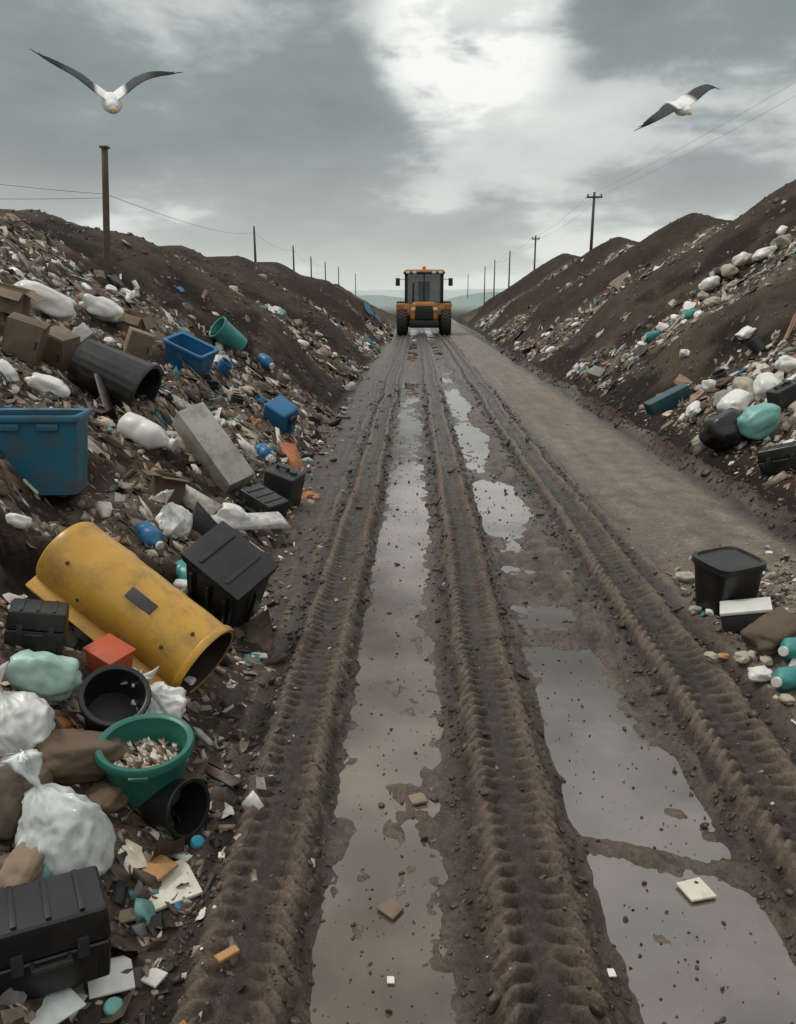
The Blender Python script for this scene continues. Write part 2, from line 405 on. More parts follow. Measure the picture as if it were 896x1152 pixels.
M_rust=mat("rusty_metal",(.10,.05,.03),.8,.4,metal=.2)
M_pole=mat("old_timber",(.10,.085,.07),.85,.1)
M_post=mat("split_timber",(.11,.08,.055),.85,.3,scale=10)
M_wire=mat("cable_black",(.10,.10,.10),.6,0)
M_cloth=mat("brown_sacking",(.12,.088,.062),.9,.4,bump=.5)
M_stone=mat("pale_stone",(.44,.38,.30),.7,.35)
M_bsack=mat("black_polythene",(.014,.014,.015),.3,.25,bump=.3)
PEB=tint_mat("mixed_refuse",.55)

# ---- thing builders, all with origin at base centre, size in metres
def bag_me(w,h,seed,neck=True,n=80,m=50):
    bm=bmesh.new(); rings=[]
    rnd=random.Random(seed)
    ph=[rnd.uniform(0,6.28) for _ in range(8)]; kk=[rnd.randint(2,3),rnd.randint(5,7),rnd.randint(11,14),rnd.randint(19,26)]
    for j in range(m+1):
        t=j/m
        if t<.78:
            u=t/.78; r=math.sin(math.pi*min(1,.07+u*.90))**.55*(1-.28*u); z=u**.95*.74
        else:
            u=(t-.78)/.22; r=.085+.24*u**1.2 if u>.15 else .10; z=.74+.26*u
        ring=[]
        for i in range(n):
            a=2*math.pi*i/n
            wv=sum(c*math.sin(k*a+p+1.2*t*q) for c,k,p,q in ((.09,kk[0],ph[0],1),(.045,kk[1],ph[1],-1),(.034,kk[2],ph[2],.6),(.024,kk[3],ph[3],.5)))
            f=1+wv*(.35+2.4*t*t)*(2.2 if (neck and t>.84) else 1)
            v=Vector((math.cos(a)*r*w/2*f,math.sin(a)*r*w/2*f,z*h))
            s=min(w,h)
            nv=mn.noise_vector(v/s*1.6+Vector((seed,0,0)))*.13*s
            cr=-abs(mn.noise(Vector((v.x/s*4,v.y/s*4,v.z/s*1.8))+Vector((0,seed,0))))*.15*s-abs(mn.noise(Vector((v.x/s*9,v.y/s*9,v.z/s*5))+Vector((5,seed,0))))*.07*s
            v+=nv*(0.5+.5*t)+Vector((math.cos(a),math.sin(a),.2))*cr*(.6 if t>.78 else 1)
            ring.append(bm.verts.new(v))
        rings.append(ring)
    for a,b in zip(rings[:-1],rings[1:]):
        for i in range(n): bm.faces.new((a[i],a[(i+1)%n],b[(i+1)%n],b[i]))
    bm.faces.new(rings[0][::-1]); bm.faces.new(rings[-1])
    return bm_me(bm,"bag")
def plastic_bag(w,h,mt,seed,neck=True,name="plastic_bag"):
    return add(name,bag_me(w,h,seed,neck),mt)
def container(name,w,d,h,mt,p=2,taper=.82,ribs=0,rib=0,rimw=.05,wall=.04,rim_mt=None,n=48,part="rim"):
    """open topped tub, bin or bucket with separate rolled rim"""
    a=w/2;b=d/2;t=wall*w
    pr=[(a*taper*.9,b*taper*.9,0),(a*taper,b*taper,.02*h)]
    for k in range(1,9):
        f=k/9; s=taper+(1-taper)*f; pr.append((a*s,b*s,h*f*.98+.02*h))
    pr+= [(a,b,h),(a-t,b-t,h)]
    for k in range(8,-1,-1):
        f=k/9; s=taper+(1-taper)*f; pr.append((a*s-t,b*s-t,h*f*.97+.04*h))
    pr.append((.01,.01,.04*h))
    me=loft(name,pr,n=n,p=p,ribs=ribs,rib=rib,ribz=(.06*h,.9*h))
    o=add(name,me,mt,auto=40)
    r=rimw*w
    rim=loft(part,[(a-t*.5,b-t*.5,h-r*1.0),(a+r*.6,b+r*.6,h-r),(a+r*.7,b+r*.7,h-r*.1),(a+r*.4,b+r*.4,h+r*.35),(a-t*.4,b-t*.4,h+r*.35),(a-t*1.2,b-t*1.2,h+.05*r),(a-t*1.2,b-t*1.2,h-r*.9),(a-t*.5,b-t*.5,h-r*1.0)],n=n,p=p,cap0=False,cap1=False)
    add(part,rim,rim_mt or mt,o,auto=50)
    return o
def bottle(w,h,mt,cap=None,name="plastic_bottle"):
    r=w/2
    me=loft("bottle",[(r*.7,r*.7,0),(r,r,.03*h),(r,r,.3*h),(r*.94,r*.94,.34*h),(r,r,.38*h),(r,r,.6*h),(r*.9,r*.9,.7*h),(r*.45,r*.45,.82*h),(r*.34,r*.34,.86*h),(r*.34,r*.34,.93*h)],n=28,wob=r*.22,seed=w*50)
    o=add(name,me,mt)
    c=loft("bottle_cap",[(r*.42,r*.42,.91*h),(r*.45,r*.45,.92*h),(r*.43,r*.43,h*.995),(r*.3,r*.3,h)],n=20,ribs=10,rib=.03)
    add("bottle_cap",c,cap or mt,o,auto=40)
    return o
def carton(w,d,h,mt,seed=0,name="cardboard_box"):
    rnd=random.Random(seed); t=.012*max(w,h)+.002
    parts=[(rbox("a",w,d,t,0),T())]
    for sx,sy,l in((0,1,w),(0,-1,w),(1,0,d),(-1,0,d)):
        wall=rbox("b",l,t,h,0); rz=0 if sy else 90
        parts.append((wall,T(sx*(w/2-t/2),sy*(d/2-t/2)*.995,t*.5,0,0,rz)))
    body=join("box",parts)
    bm=bmesh.new(); bm.from_mesh(body); bmesh.ops.subdivide_edges(bm,edges=bm.edges[:],cuts=2,use_grid_fill=True)
    for v in bm.verts: v.co+=.08*max(w,h)*mn.noise_vector(v.co/max(w,h)*1.9+Vector((seed,1,2)))*(v.co.z/h)
    bm.to_mesh(body); bm.free()
    o=add(name,body,mt,auto=35)
    for sx,sy,l,dd in((0,1,w,d),(0,-1,w,d),(1,0,d,w),(-1,0,d,w)):
        an=rnd.uniform(-10,75)
        fl=rbox("flap",l*.96,dd*.45,t,0,cut=2,wob=.02,seed=seed); fl.transform(Matrix.Translation((0,dd*.225,0)))
        rz={(0,1):0,(0,-1):180,(1,0):-90,(-1,0):90}[(sx,sy)]
        e=(Matrix.Translation((sx*w/2,sy*d/2,h*1.0+t*.2))@Matrix.Rotation(rad(rz),4,'Z')@Matrix.Rotation(rad(-an),4,'X'))
        f=add("flap",fl,mt,o,auto=35); f.matrix_local=e
    return o
def cabinet(w,d,h,mt,dmt,name="metal_cabinet"):
    o=add(name,rbox("cab",w,d,h,.02*w+.003),mt,auto=30)
    add("door",rbox("door",w*.9,.03*d+.004,h*.92,.004),dmt,o,loc=(0,-d/2-.01*d-.002,h*.04),auto=30)
    add("handle",rbox("handle",w*.05,.04*d+.004,h*.22,.003),M_dark,o,loc=(w*.36,-d/2-.05*d-.004,h*.4),auto=30)
    return o
def hard_case(w,d,h,mt,name="plastic_tool_case"):
    o=add(name,rbox("case",w,d,h*.52,.05*h,3,taper=1.03),mt,auto=30)
    add("lid",rbox("lid",w*1.04,d*1.04,h*.44,.07*h,3,taper=.95),mt,o,loc=(0,0,h*.535),auto=30)
    for s in(-1,1):
        add("latch",rbox("latch",w*.10,.03*w,h*.26,.006*w),M_dark,o,loc=(s*w*.27,-d*.53,h*.42),auto=30)
    for k in(-1,0,1):
        add("rib",rbox("rib",w*.045,d*.86,h*.03,.004*w),mt,o,loc=(k*w*.28,0,h*.975),auto=30)
    for k in (-1.,1.):
        add("rib",rbox("rib",w*.05,.02*w,h*.40,.005*w),mt,o,loc=(k*w*.42,-d*.5,h*.06),auto=30)
    hd=join("handle",[(rbox("h",w*.34,.05*w,.045*w,.01*w),T(0,-.07*w,0)),(rbox("h",.04*w,.10*w,.045*w,.008*w),T(-w*.15,-.03*w,0)),(rbox("h",.04*w,.10*w,.045*w,.008*w),T(w*.15,-.03*w,0))])
    add("handle",hd,M_dark,o,loc=(0,-d*.53,h*.46),auto=30)
    return o
def canister(w,d,h,mt,name="plastic_canister"):
    o=add(name,rbox("can",w,d,h,.09*w,3,wob=.01),mt,auto=35)
    add("screw_cap",loft("cap",[(.12*w,.12*w,0),(.12*w,.12*w,.1*w),(.09*w,.09*w,.11*w)],n=16),M_dark,o,loc=(w*.28,0,h*.99),auto=35)
    hd=join("handle",[(rbox("h",w*.4,d*.16,.05*h,.01*w),T(0,0,.08*h)),(rbox("h",.06*w,d*.16,.1*h,0),T(-w*.18,0,0)),(rbox("h",.06*w,d*.16,.1*h,0),T(w*.18,0,0))])
    add("handle",hd,mt,o,loc=(-w*.1,0,h*.99),auto=35)
    return o
def sack(w,d,h,mt,seed,name="fabric_sack",soft=0):
    bm=bmesh.new(); bmesh.ops.create_icosphere(bm,subdivisions=4,radius=1)
    a=.6 if soft else 1
    for v in bm.verts:
        c=v.co.copy(); q=Vector((math.copysign(abs(c.x)**.75,c.x),math.copysign(abs(c.y)**.75,c.y),math.copysign(abs(c.z)**.9,c.z)))
        k=1+.30*mn.noise(c*1.4+Vector((seed,0,0)))+.18*a*(abs(mn.noise(c*2.6+Vector((0,seed,0))))-.2)+.10*a*(abs(mn.noise(c*6+Vector((0,seed,3))))-.2)
        v.co=Vector((q.x*w/2*k,q.y*d/2*k,(q.z*k*.5+.45)*h))
    return add(name,bm_me(bm,"sack"),mt)
def sheet(w,d,mt,seed,amp=.12,name="plastic_sheet",th=.004,n=14):
    bm=bmesh.new(); bmesh.ops.create_grid(bm,x_segments=n,y_segments=n,size=.5)
    for v in bm.verts:
        x,y=v.co.x,v.co.y
        nz=mn.noise(Vector((x*3,y*3,seed)))*amp+abs(mn.noise(Vector((x*7,y*7,seed+4))))*amp*.6
        e=mn.noise_vector(Vector((x*2,y*2,seed+9)))*.14
        v.co=Vector((x*w*(1+e.x*1.5)+e.y*w*.4,y*d*(1+e.y)+e.x*d*.4,nz*max(w,d)+.02*w))
    me=bm_me(bm,"sheet"); o=add(name,me,mt)
    md=o.modifiers.new("solid",'SOLIDIFY'); md.thickness=th
    return o
def plank(l,w,t,mt,name="timber_plank",seed=0):
    return add(name,rbox("plank",l,w,t,0,cut=3,wob=.012,seed=seed),mt,auto=35)
def slabpiece(w,d,t,mt,name,seed=0):
    rnd=random.Random(seed); bm=bmesh.new(); vs=[]
    for cx,cy in((-1,-1),(1,-1),(1,.6),(.8,1),(-1,1)):
        vs.append(bm.verts.new((cx*w/2*rnd.uniform(.86,1.05),cy*d/2*rnd.uniform(.86,1.05),0)))
    f=bm.faces.new(vs); r=bmesh.ops.extrude_face_region(bm,geom=[f])
    for v in r['geom']:
        if isinstance(v,bmesh.types.BMVert): v.co.z+=t
    bmesh.ops.bevel(bm,geom=bm.edges[:],offset=t*.15,segments=1,affect='EDGES')
    return add(name,bm_me(bm,name),mt,auto=30)

def put(o,px,py,rot=(0,0,0),lift=0.,scale=1):
    P,t=spot(px,py); o.location=P+Vector((0,0,lift)); o.rotation_euler=Euler([rad(a) for a in rot]); o.scale=(scale,)*3
    return o
def m_(px,py):
    P,t=spot(px,py)
    return t/900.0     # metres per photo pixel at that place
def lay(o,px,py,ax,depth_px,roll=0,off=0):
    """axis of the thing (its +Z) along ax, resting at the terrain spot depth_px"""
    ax=Vector(ax).normalized(); yv=ax.cross(Vector((0,0,1))).normalized(); xv=yv.cross(ax).normalized()
    Mx=Matrix((xv,yv,ax)).transposed().to_4x4()@Matrix.Rotation(rad(roll),4,'Z')
    P,t=spot(*depth_px)
    c=Vector((0,0,CAMH))+cdir(px,py)*t
    o.matrix_world=Matrix.Translation(c-ax*off)@Mx

# ================================================================== left slope: named things
m=m_(50,556)
o=container("storage_bin",98*m,62*m,88*m,M_bin,p=12,taper=.86,rimw=.05,wall=.03,n=96)
for s in(-1,1): add("handle",rbox("handle",22*m,4*m,7*m,1*m),M_bin,o,loc=(s*20*m,-33*m,74*m),auto=30)
put(o,50,553,(0,1,8),-.01); tag(o,"muddy blue plastic storage bin standing upright on a ledge of rubbish","storage bin")
# yellow drum
P,t=spot(195,768); m=t/900
r=44*m; L=212*m
pr=[(r*.96,r*.96,0),(r,r,.012*L)]
for k in range(1,20):
    f=k/20; e=1.0
    if k in(6,13): e=1.03
    pr.append((r*e,r*e,f*L))
pr+=[(r,r,L*.97),(r*1.03,r*1.03,L*.975),(r*1.03,r*1.03,L),(r*.94,r*.94,L),(r*.93,r*.93,L*.95),(r*.92,r*.92,L*.3),(.01,.01,L*.3)]
dm=loft("drum",pr,n=64,wob=0)
for v in dm.vertices:
    k=1+.025*mn.noise(Vector(v.co)*7); v.co.x*=k; v.co.y*=k
o=add("oil_drum",dm,M_yel,auto=35)
M_in=mat("drum_inside",(.030,.020,.012),.85,.3); dm.materials.append(M_in)
for pl in dm.polygons:
    c=pl.center
    if math.hypot(c.x,c.y)<r*.975 and c.z>L*.2: pl.material_index=1
add("rim",loft("rim",[(r*1.035,r*1.035,L*.96),(r*1.055,r*1.055,L*.97),(r*1.055,r*1.055,L*.995),(r*1.035,r*1.035,L*1.004)],n=64,cap0=False,cap1=False),M_yel,o,auto=40)
fl=add("seam_flange",rbox("flange",r*.40,r*.13,L*1.0,r*.04),M_yel,o,auto=30)
a=rad(122); fl.location=(math.cos(a)*r*1.12,math.sin(a)*r*1.12,.0); fl.rotation_euler=(0,0,a)
pan=add("vent_panel",rbox("panel",r*.30,r*.07,L*.17,r*.02),M_dark,o,auto=30)
a=rad(38); pan.location=(math.cos(a)*r*1.01,math.sin(a)*r*1.01,L*.50); pan.rotation_euler=(0,0,a+math.pi/2)
for f,a in((.15,60),(.82,70),(.30,95),(.9,30)):
    a=rad(a); b_=add("bolt",loft("bolt",[(r*.05,r*.05,-r*.02),(r*.05,r*.05,r*.03),(r*.03,r*.03,r*.04)],n=12),M_rust,o,auto=30)
    b_.matrix_local=Matrix.Translation((math.cos(a)*r,math.sin(a)*r,f*L))@Matrix.Rotation(a,4,'Z')@Matrix.Rotation(math.pi/2,4,'Y')
lay(o,152,682,(.80,-.30,-.50),(195,768),0,L*.5)
tag(o,"battered yellow steel drum lying on its side, open end downhill","drum")
m=m_(135,462)
o=container("rubbish_bin",68*m,68*m,84*m,M_black,p=2,taper=.84,ribs=22,rib=.010,rimw=.04,n=88)
lay(o,128,424,(.90,-.10,-.42),(135,456),0,42*m); tag(o,"black ribbed plastic rubbish bin lying on its side on the slope","rubbish bin")
m=m_(265,700)
w,d,h=74*m,56*m,86*m
o=container("storage_crate",w,d,h,M_blk2,p=22,taper=.88,rimw=.06,n=128)
for k in(-.32,0,.32):
    add("rib",rbox("rib",w*.05,d*.05,h*.74,w*.01),M_blk2,o,loc=(k*w,-d*.475,h*.1),rot=(4,0,0),auto=30)
for s in(-1,1):
    add("rib",rbox("rib",w*.05,d*.06,h*.74,w*.01),M_blk2,o,loc=(s*w*.475,0,h*.1),rot=(0,s*4,0),auto=30)
add("lid",rbox("lid",w*1.1,d*1.12,h*.06,w*.02),M_blk2,o,loc=(0,0,h*1.02),auto=30)
for k in(-.25,.25): add("lid_rib",rbox("lid_rib",w*.06,d*.9,h*.02,w*.008),M_blk2,o,loc=(k*w,0,h*1.078),auto=30)
put(o,252,688,(24,30,-24),.03); tag(o,"black panelled plastic storage crate with a lid, tilted downhill","storage crate")
m=m_(38,735)
o=hard_case(60*m,42*m,50*m,M_black,"tool_box"); put(o,40,730,(0,12,18),0); tag(o,"small black tool box half buried in rubbish","tool box")
m=m_(123,762)
o=add("plastic_crate",rbox("crate",38*m,32*m,30*m,5*m,3,taper=1.1),M_red,auto=35); add("lid",rbox("lid",44*m,38*m,5*m,2*m),M_red,o,loc=(0,0,30*m),auto=35)
put(o,124,760,(6,14,-28),0); tag(o,"orange red plastic box beside the yellow drum","plastic box")
m=m_(125,810)
o=container("bucket",70*m,70*m,46*m,M_blk2,taper=.85,rimw=.05); put(o,128,816,(30,22,0),.035); tag(o,"shallow black plastic bucket tilted on the rubbish","bucket")
m=m_(178,812)
o=plastic_bag(84*m,80*m,M_film,3,True); put(o,186,814,(8,-22,30),-.01); tag(o,"knotted white plastic bag leaning on the rubbish","plastic bag")
m=m_(35,850)
o=plastic_bag(108*m,112*m,M_film,9,True); put(o,32,848,(-10,-24,0),-.02); tag(o,"bulging white plastic rubbish bag on brown sacking","plastic bag")
m=m_(168,890)
o=container("washing_tub",96*m,96*m,70*m,M_green,taper=.74,rimw=.07,wall=.035,n=64)
add("handle",rbox("handle",20*m,7*m,4*m,1.2*m),M_green,o,loc=(0,-52*m,62*m),auto=30)
put(o,168,895,(6,2,10),-.005); tag(o,"round green plastic tub filled with broken scraps","tub"); TUB=(o,96*m,70*m)
m=m_(190,942)
o=container("bucket",62*m,62*m,66*m,M_blk2,taper=.88,rimw=.05)
lay(o,190,905,(.80,-.42,.16),(190,932),0,34*m); tag(o,"black plastic bucket lying on its side in the mud","bucket")
m=m_(95,985)
o=plastic_bag(120*m,158*m,M_clear,21,True); put(o,96,985,(-10,-24,10),-.015); tag(o,"milky white plastic bag tied at the neck on muddy ground","plastic bag")
m=m_(60,1080)
o=hard_case(120*m,80*m,92*m,M_blk2); put(o,54,1086,(0,4,30),-.01); tag(o,"black hard plastic case with latches lying in the rubbish","tool case")
m=m_(45,765)
o=sack(70*m,44*m,46*m,M_mint,33,"plastic_bag",0); put(o,42,776,(12,30,30),-.0); tag(o,"crumpled pale mint plastic bag among the white bags","plastic bag")
for (px,py,w,d,h,mt,s,nm,lb) in ((80,868,110,70,50,M_card,2,"fabric_sack","crumpled brown sacking under the white bags"),(18,935,70,60,80,M_cloth,4,"fabric_sack","dark brown sacking slumped on the rubbish"),(118,905,60,46,26,M_card,7,"fabric_sack","flattened brown paper sack beside the green tub"),
   (35,985,80,50,40,M_card2,13,"fabric_sack","wet crumpled brown paper sack behind the black case")):
    k=m_(px,py); o=sack(w*k,d*k,h*k,mt,s); put(o,px,py,(0,14,s*20),-.02); tag(o,lb,"sack")
k=m_(200,604); o=plastic_bag(50*k,54*k,M_film,31,True); put(o,203,606,(0,-20,0),-.01); tag(o,"round knotted white plastic bag on the slope","plastic bag")
k=m_(238,545)
o=cabinet(36*k,28*k,104*k,M_pale,mat("cream_enamel",(.46,.43,.37),.5,.38)); lay(o,240,505,(.60,-.30,-.74),(245,540),-70,52*k); tag(o,"slim pale grey metal cabinet lying downhill on the slope","cabinet")
k=m_(318,565); o=canister(36*k,30*k,40*k,M_dark); put(o,316,566,(8,16,-20)); tag(o,"dark grey plastic canister on the lower slope","canister")
k=m_(293,585); o=hard_case(46*k,34*k,30*k,M_black,"tool_box"); put(o,292,582,(0,20,-30)); tag(o,"black plastic tool box on the lower slope","tool box")
k=m_(212,415); o=container("storage_bin",50*k,34*k,28*k,M_blue,p=12,taper=.85,n=64); put(o,212,416,(12,22,-18)); tag(o,"small bright blue plastic bin tilted on the slope","storage bin")
k=m_(315,485); o=canister(46*k,28*k,30*k,M_blue); lay(o,316,474,(.75,-.35,-.45),(318,484),20,17*k); tag(o,"blue plastic canister lying on its side","canister")
k=m_(260,390); o=container("bucket",26*k,26*k,36*k,M_teal,taper=.8); lay(o,260,380,(-.5,-.4,.5),(262,390),0,16*k); tag(o,"teal plastic bucket lying on the slope","bucket")
k=m_(168,503); o=bottle(32*k,66*k,M_white,M_white,"plastic_jug"); lay(o,168,490,(.9,-.2,-.3),(168,502),0,33*k); tag(o,"white plastic jug lying on its side","plastic jug")
for i,(px,py,w,d,h,rz) in enumerate(((24,402,40,30,44,15),(66,414,34,26,44,-20),(150,405,26,20,34,30),(10,352,36,30,26,8),(185,560,32,22,28,40),(150,376,28,22,22,-10))):
    k=m_(px,py)
    if i in(0,1,2): o=cabinet(w*k,d*k,h*k,(M_card,M_wood,M_card2)[i],(M_wood,M_card,M_wood)[i],"wooden_cabinet"); put(o,px,py,(10,20,rz),-.02); tag(o,("dark brown","weathered brown","pale brown")[i]+" broken wooden cabinet tilted on the slope","cabinet")
    else: o=carton(w*k,d*k,h*k,(M_card,M_card2)[i%2],i); put(o,px,py,(6,16,rz),-.02); tag(o,("brown","pale brown")[i%2]+" soggy cardboard box with open flaps on the slope","cardboard box","cardboard boxes on the slope")
for i,(px,py,w,h,sd,lb) in enumerate(((46,352,72,32,41,"long white plastic bag slumped on the upper slope"),(112,358,46,24,42,"flattened white plastic bag on the upper slope"),(50,448,46,24,43,"small white plastic bag above the blue bin"),(258,590,34,24,44,"small white plastic bag on the lower slope"),(20,600,26,16,46,"small white bag against the dark bank"))):
    k=m_(px,py); o=sack(w*k,w*.5*k,h*k,M_bag,sd,"plastic_bag",1); put(o,px,py,(0,24,15),-.01); tag(o,lb,"plastic bag")
for (px,py,w,h,mt,cat,lb,nm) in ((170,612,24,22,M_blue,"plastic jug","small blue plastic jug by the drum","plastic_jug"),(212,658,22,26,M_teal,"plastic jug","small teal plastic jug beside the black crate","plastic_jug"),(300,412,16,12,M_blue,"plastic jug","small blue plastic jug on the slope","plastic_jug"),(222,950,16,7,mat("cyan_plastic",(.05,.35,.48),.3,.15),"bottle cap","bright cyan plastic cap lying in the mud","bottle_cap"),
   (298,515,18,14,M_blue,"plastic jug","small blue plastic jug near the canister","plastic_jug"),(128,1138,22,8,M_tealbag,"bottle cap","pale teal plastic cap in the mud","bottle_cap")):
    k=m_(px,py)
    if nm=="bottle_cap": o=add(nm,loft("cap",[(w*k*.45,)*2+(0,),(w*k*.5,)*2+(h*k*.2,),(w*k*.48,)*2+(h*k*.8,),(w*k*.4,)*2+(h*k,),(w*k*.3,)*2+(h*k*.9,)],n=28,ribs=14,rib=.02),mt,auto=40); put(o,px,py,(6,8,0))
    else: o=bottle(w*k,h*1.7*k,mt,M_white,nm); lay(o,px,py-h*.35,(.6,-.5,-.3),(px,py),0,h*.8*k)
    tag(o,lb,cat)
for i,(px,py,w,d,t,mt,rz,nm,lb) in enumerate(((192,1000,58,52,4,M_cream,35,"ceramic_tile","cream ceramic tile lying in the mud"),(176,980,34,32,4,M_orange,60,"board_scrap","square orange board scrap behind the tile"),
  (440,1030,22,20,3,M_wood,50,"board_scrap","small wooden scrap floating in the puddle"),(470,903,20,14,3,M_card2,20,"board_scrap","small pale wood scrap in the puddle"),
  (783,1010,34,26,3,M_cream,15,"paper_scrap","cream paper scrap on the mud"),(125,1105,48,38,3,M_white,25,"paper_scrap","dirty white paper scrap on the mud"),
  (58,1136,58,48,3,M_clear,50,"plastic_scrap","pale translucent plastic scrap"),(174,1104,24,18,3,M_white,70,"paper_scrap","small grey paper scrap"),
  (256,1078,30,9,5,M_orange,45,"board_scrap","thin orange splinter of board in the mud"),(250,968,8,7,3,M_white,10,"paper_scrap","tiny white paper scrap"),
  (142,1034,20,16,3,M_card2,30,"board_scrap","small brown board scrap"),(292,742,18,8,3,M_white,10,"paper_scrap","tiny white paper scrap"),(688,1100,9,9,2,M_white,0,"paper_scrap","tiny white paper scrap"),(440,1116,9,8,2,M_white,0,"paper_scrap","tiny white paper scrap"))):
    k=m_(px,py); o=slabpiece(w*k,d*k*1.25,t*k,mt,nm,i); P,_=spot(px,py); put(o,px,py,(4,5,rz),.005)
    if -.3<P.x<.15 or .5<P.x<1.1: o.location.z=max(o.location.z,-.038); o.rotation_euler[0]=.01; o.rotation_euler[1]=.01
    tag(o,lb,nm.replace("_"," "))

# ================================================================== right heap
k=m_(815,685)
o=container("bucket",58*k,58*k,56*k,M_blk2,p=5,taper=.86,rimw=.05,n=56)
add("lid",loft("lid",[(.005,.005,0),(31*k,31*k,0),(31*k,31*k,4*k),(27*k,27*k,5*k),(26*k,26*k,3*k),(.005,.005,3*k)],n=56,p=5),M_black,o,loc=(0,0,57*k),auto=35)
put(o,815,685,(3,-4,20)); tag(o,"square black bucket with lid on the small heap","bucket")
k=m_(842,705); o=add("metal_tin",rbox("tin",54*k,40*k,20*k,4*k),M_dark,auto=30); add("lid",rbox("lid",54*k,41*k,4*k,1.5*k),M_white,o,loc=(0,0,20.5*k),auto=30); put(o,842,706,(0,-14,-20)); tag(o,"flat tin box with a pale lid on the heap","tin box")
k=m_(870,725); o=sack(70*k,46*k,34*k,M_cloth,17); put(o,872,722,(0,-20,30),-.01); tag(o,"brown cloth sack slumped on the heap","sack")
k=m_(888,775)
for px,py in((886,776),(893,742)):
    o=bottle(26*k,44*k,M_teal,M_white,"plastic_jug"); lay(o,px,py-12,(-.7,-.5,.1),(px,py),0,20*k); tag(o,"teal plastic jug lying on the small heap","plastic jug")
for i,(px,py,w,h,mt,lb) in enumerate(((855,765,26,14,M_white,"white stone"),(835,745,20,13,M_stone,"brown stone"),(862,748,16,10,M_stone,"tan stone"),(800,742,15,9,M_stone,"tan stone"),(770,655,22,12,M_stone,"tan stone"),(782,690,14,9,M_stone,"tan stone"),(845,742,13,10,M_stone,"tan stone"),(885,790,16,10,M_stone,"tan stone"),(800,693,12,9,M_white,"white stone"),(815,742,14,7,M_orange,"orange stone"))):
    k=m_(px,py); o=sack(w*k,w*.8*k,h*k,mt,i+60,"stone",1); put(o,px,py,(0,0,i*40),-.003); tag(o,lb+" lying at the edge of the heap","stone","stones on the heap")
k=m_(822,500); o=sack(52*k,44*k,40*k,M_bsack,55,"plastic_bag",1); put(o,822,500,(0,-20,0),-.01); tag(o,"full black plastic rubbish bag on the slope","plastic bag")
for i,(px,py,w,h,mt,lb) in enumerate(((857,486,46,34,M_tealbag,"pale teal plastic bag full of rubbish"),(830,462,40,24,M_bag,"white plastic bag on the slope"),(862,446,38,28,M_bag,"white plastic bag on the slope"),(835,444,30,20,M_stone,"beige plastic bag on the slope"),(868,520,34,20,M_card2,"beige plastic bag on the lower slope"),(884,420,30,20,M_bag,"white plastic bag on the slope"),(800,440,26,14,M_bag,"white plastic bag on the slope"),(770,402,14,10,M_bag,"white plastic bag on the dark soil"),
   (836,300,22,15,M_bag,"white plastic bag high on the slope"),(800,328,24,14,M_bag,"white plastic bag high on the slope"),(862,290,26,12,M_bag,"white plastic bag high on the slope"),(840,380,22,10,M_bag,"white plastic bag on the slope"),(775,350,18,10,M_bag,"white plastic bag on the slope"),(818,312,20,14,M_stone,"beige plastic bag high on the slope"),(745,372,16,10,M_bag,"white plastic bag on the slope"),
   (790,338,16,10,M_stone,"beige plastic bag on the slope"),(760,362,14,9,M_bag,"white plastic bag on the slope"),(722,392,14,9,M_bag,"white plastic bag on the slope"),(880,278,24,13,M_stone,"beige plastic bag high on the slope"),(706,405,12,8,M_stone,"beige plastic bag on the slope"),(850,296,16,10,M_card2,"brown plastic bag high on the slope"))):
    k=m_(px,py); o=sack(w*k,w*.75*k,h*k,mt,i+80,"plastic_bag",1); put(o,px,py,(0,-25,i*35),-.02); tag(o,lb,"plastic bag","plastic bags on the slopes")
k=m_(880,530); o=hard_case(46*k,34*k,28*k,M_black,"tool_box"); put(o,884,528,(0,-18,-30)); tag(o,"black plastic tool box on the lower slope","tool box")
k=m_(750,460); o=canister(20*k,18*k,50*k,mat("dark_teal_plastic",(.02,.08,.10),.4,.36)); lay(o,752,452,(.85,.15,.42),(750,460),0,25*k); tag(o,"long dark teal plastic canister lying on the slope","canister")
k=m_(882,450); o=canister(30*k,20*k,24*k,M_dark); put(o,884,458,(0,-22,20)); tag(o,"dark plastic canister on the slope","canister")
k=m_(778,352)
for px,py,mt,lb in ((775,360,M_teal,"teal"),(732,384,M_teal,"teal"),(808,312,M_dark,"dark grey")):
    k=m_(px,py); o=bottle(12*k,28*k,mt,M_white,"plastic_jug"); lay(o,px,py-5,(-.7,-.6,-.1),(px,py),0,14*k); tag(o,lb+" plastic jug lying on the soil slope","plastic jug")

# ================================================================== scattered individuals
protos=[]
def P_(o,label,cat,grp,wt,wr=None):
    tag(o,label,cat,grp); protos.append((o,wt,wt if wr is None else wr)); return o
P_(sack(.26,.18,.12,M_bag,101,"plastic_bag",1),"small crumpled white plastic bag on the slope","plastic bag","plastic bags on the slopes",6,14)
P_(plastic_bag(.2,.2,M_film,102),"knotted white plastic bag on the slope","plastic bag","plastic bags on the slopes",3,4)
P_(sack(.24,.2,.14,M_bsack,105,"plastic_bag",1),"black plastic bag crumpled on the slope","plastic bag","plastic bags on the slopes",3)
P_(sack(.24,.2,.12,M_stone,103,"fabric_sack",1),"beige sack crumpled on the slope","sack","sacks on the slopes",3,10)
P_(sack(.24,.2,.12,M_cloth,104,"fabric_sack"),"brown sack crumpled on the slope","sack","sacks on the slopes",4)
P_(bottle(.07,.24,M_white,M_blue),"white plastic bottle on the slope","bottle","bottles on the slopes",6,8)
P_(bottle(.08,.25,M_teal,M_white),"teal plastic bottle on the slope","bottle","bottles on the slopes",2)
P_(bottle(.08,.25,M_dark,M_white),"dark plastic bottle on the slope","bottle","bottles on the slopes",2)
P_(carton(.20,.15,.11,M_card,31),"brown soggy cardboard box on the slope","cardboard box","cardboard boxes on the slope",2,0)
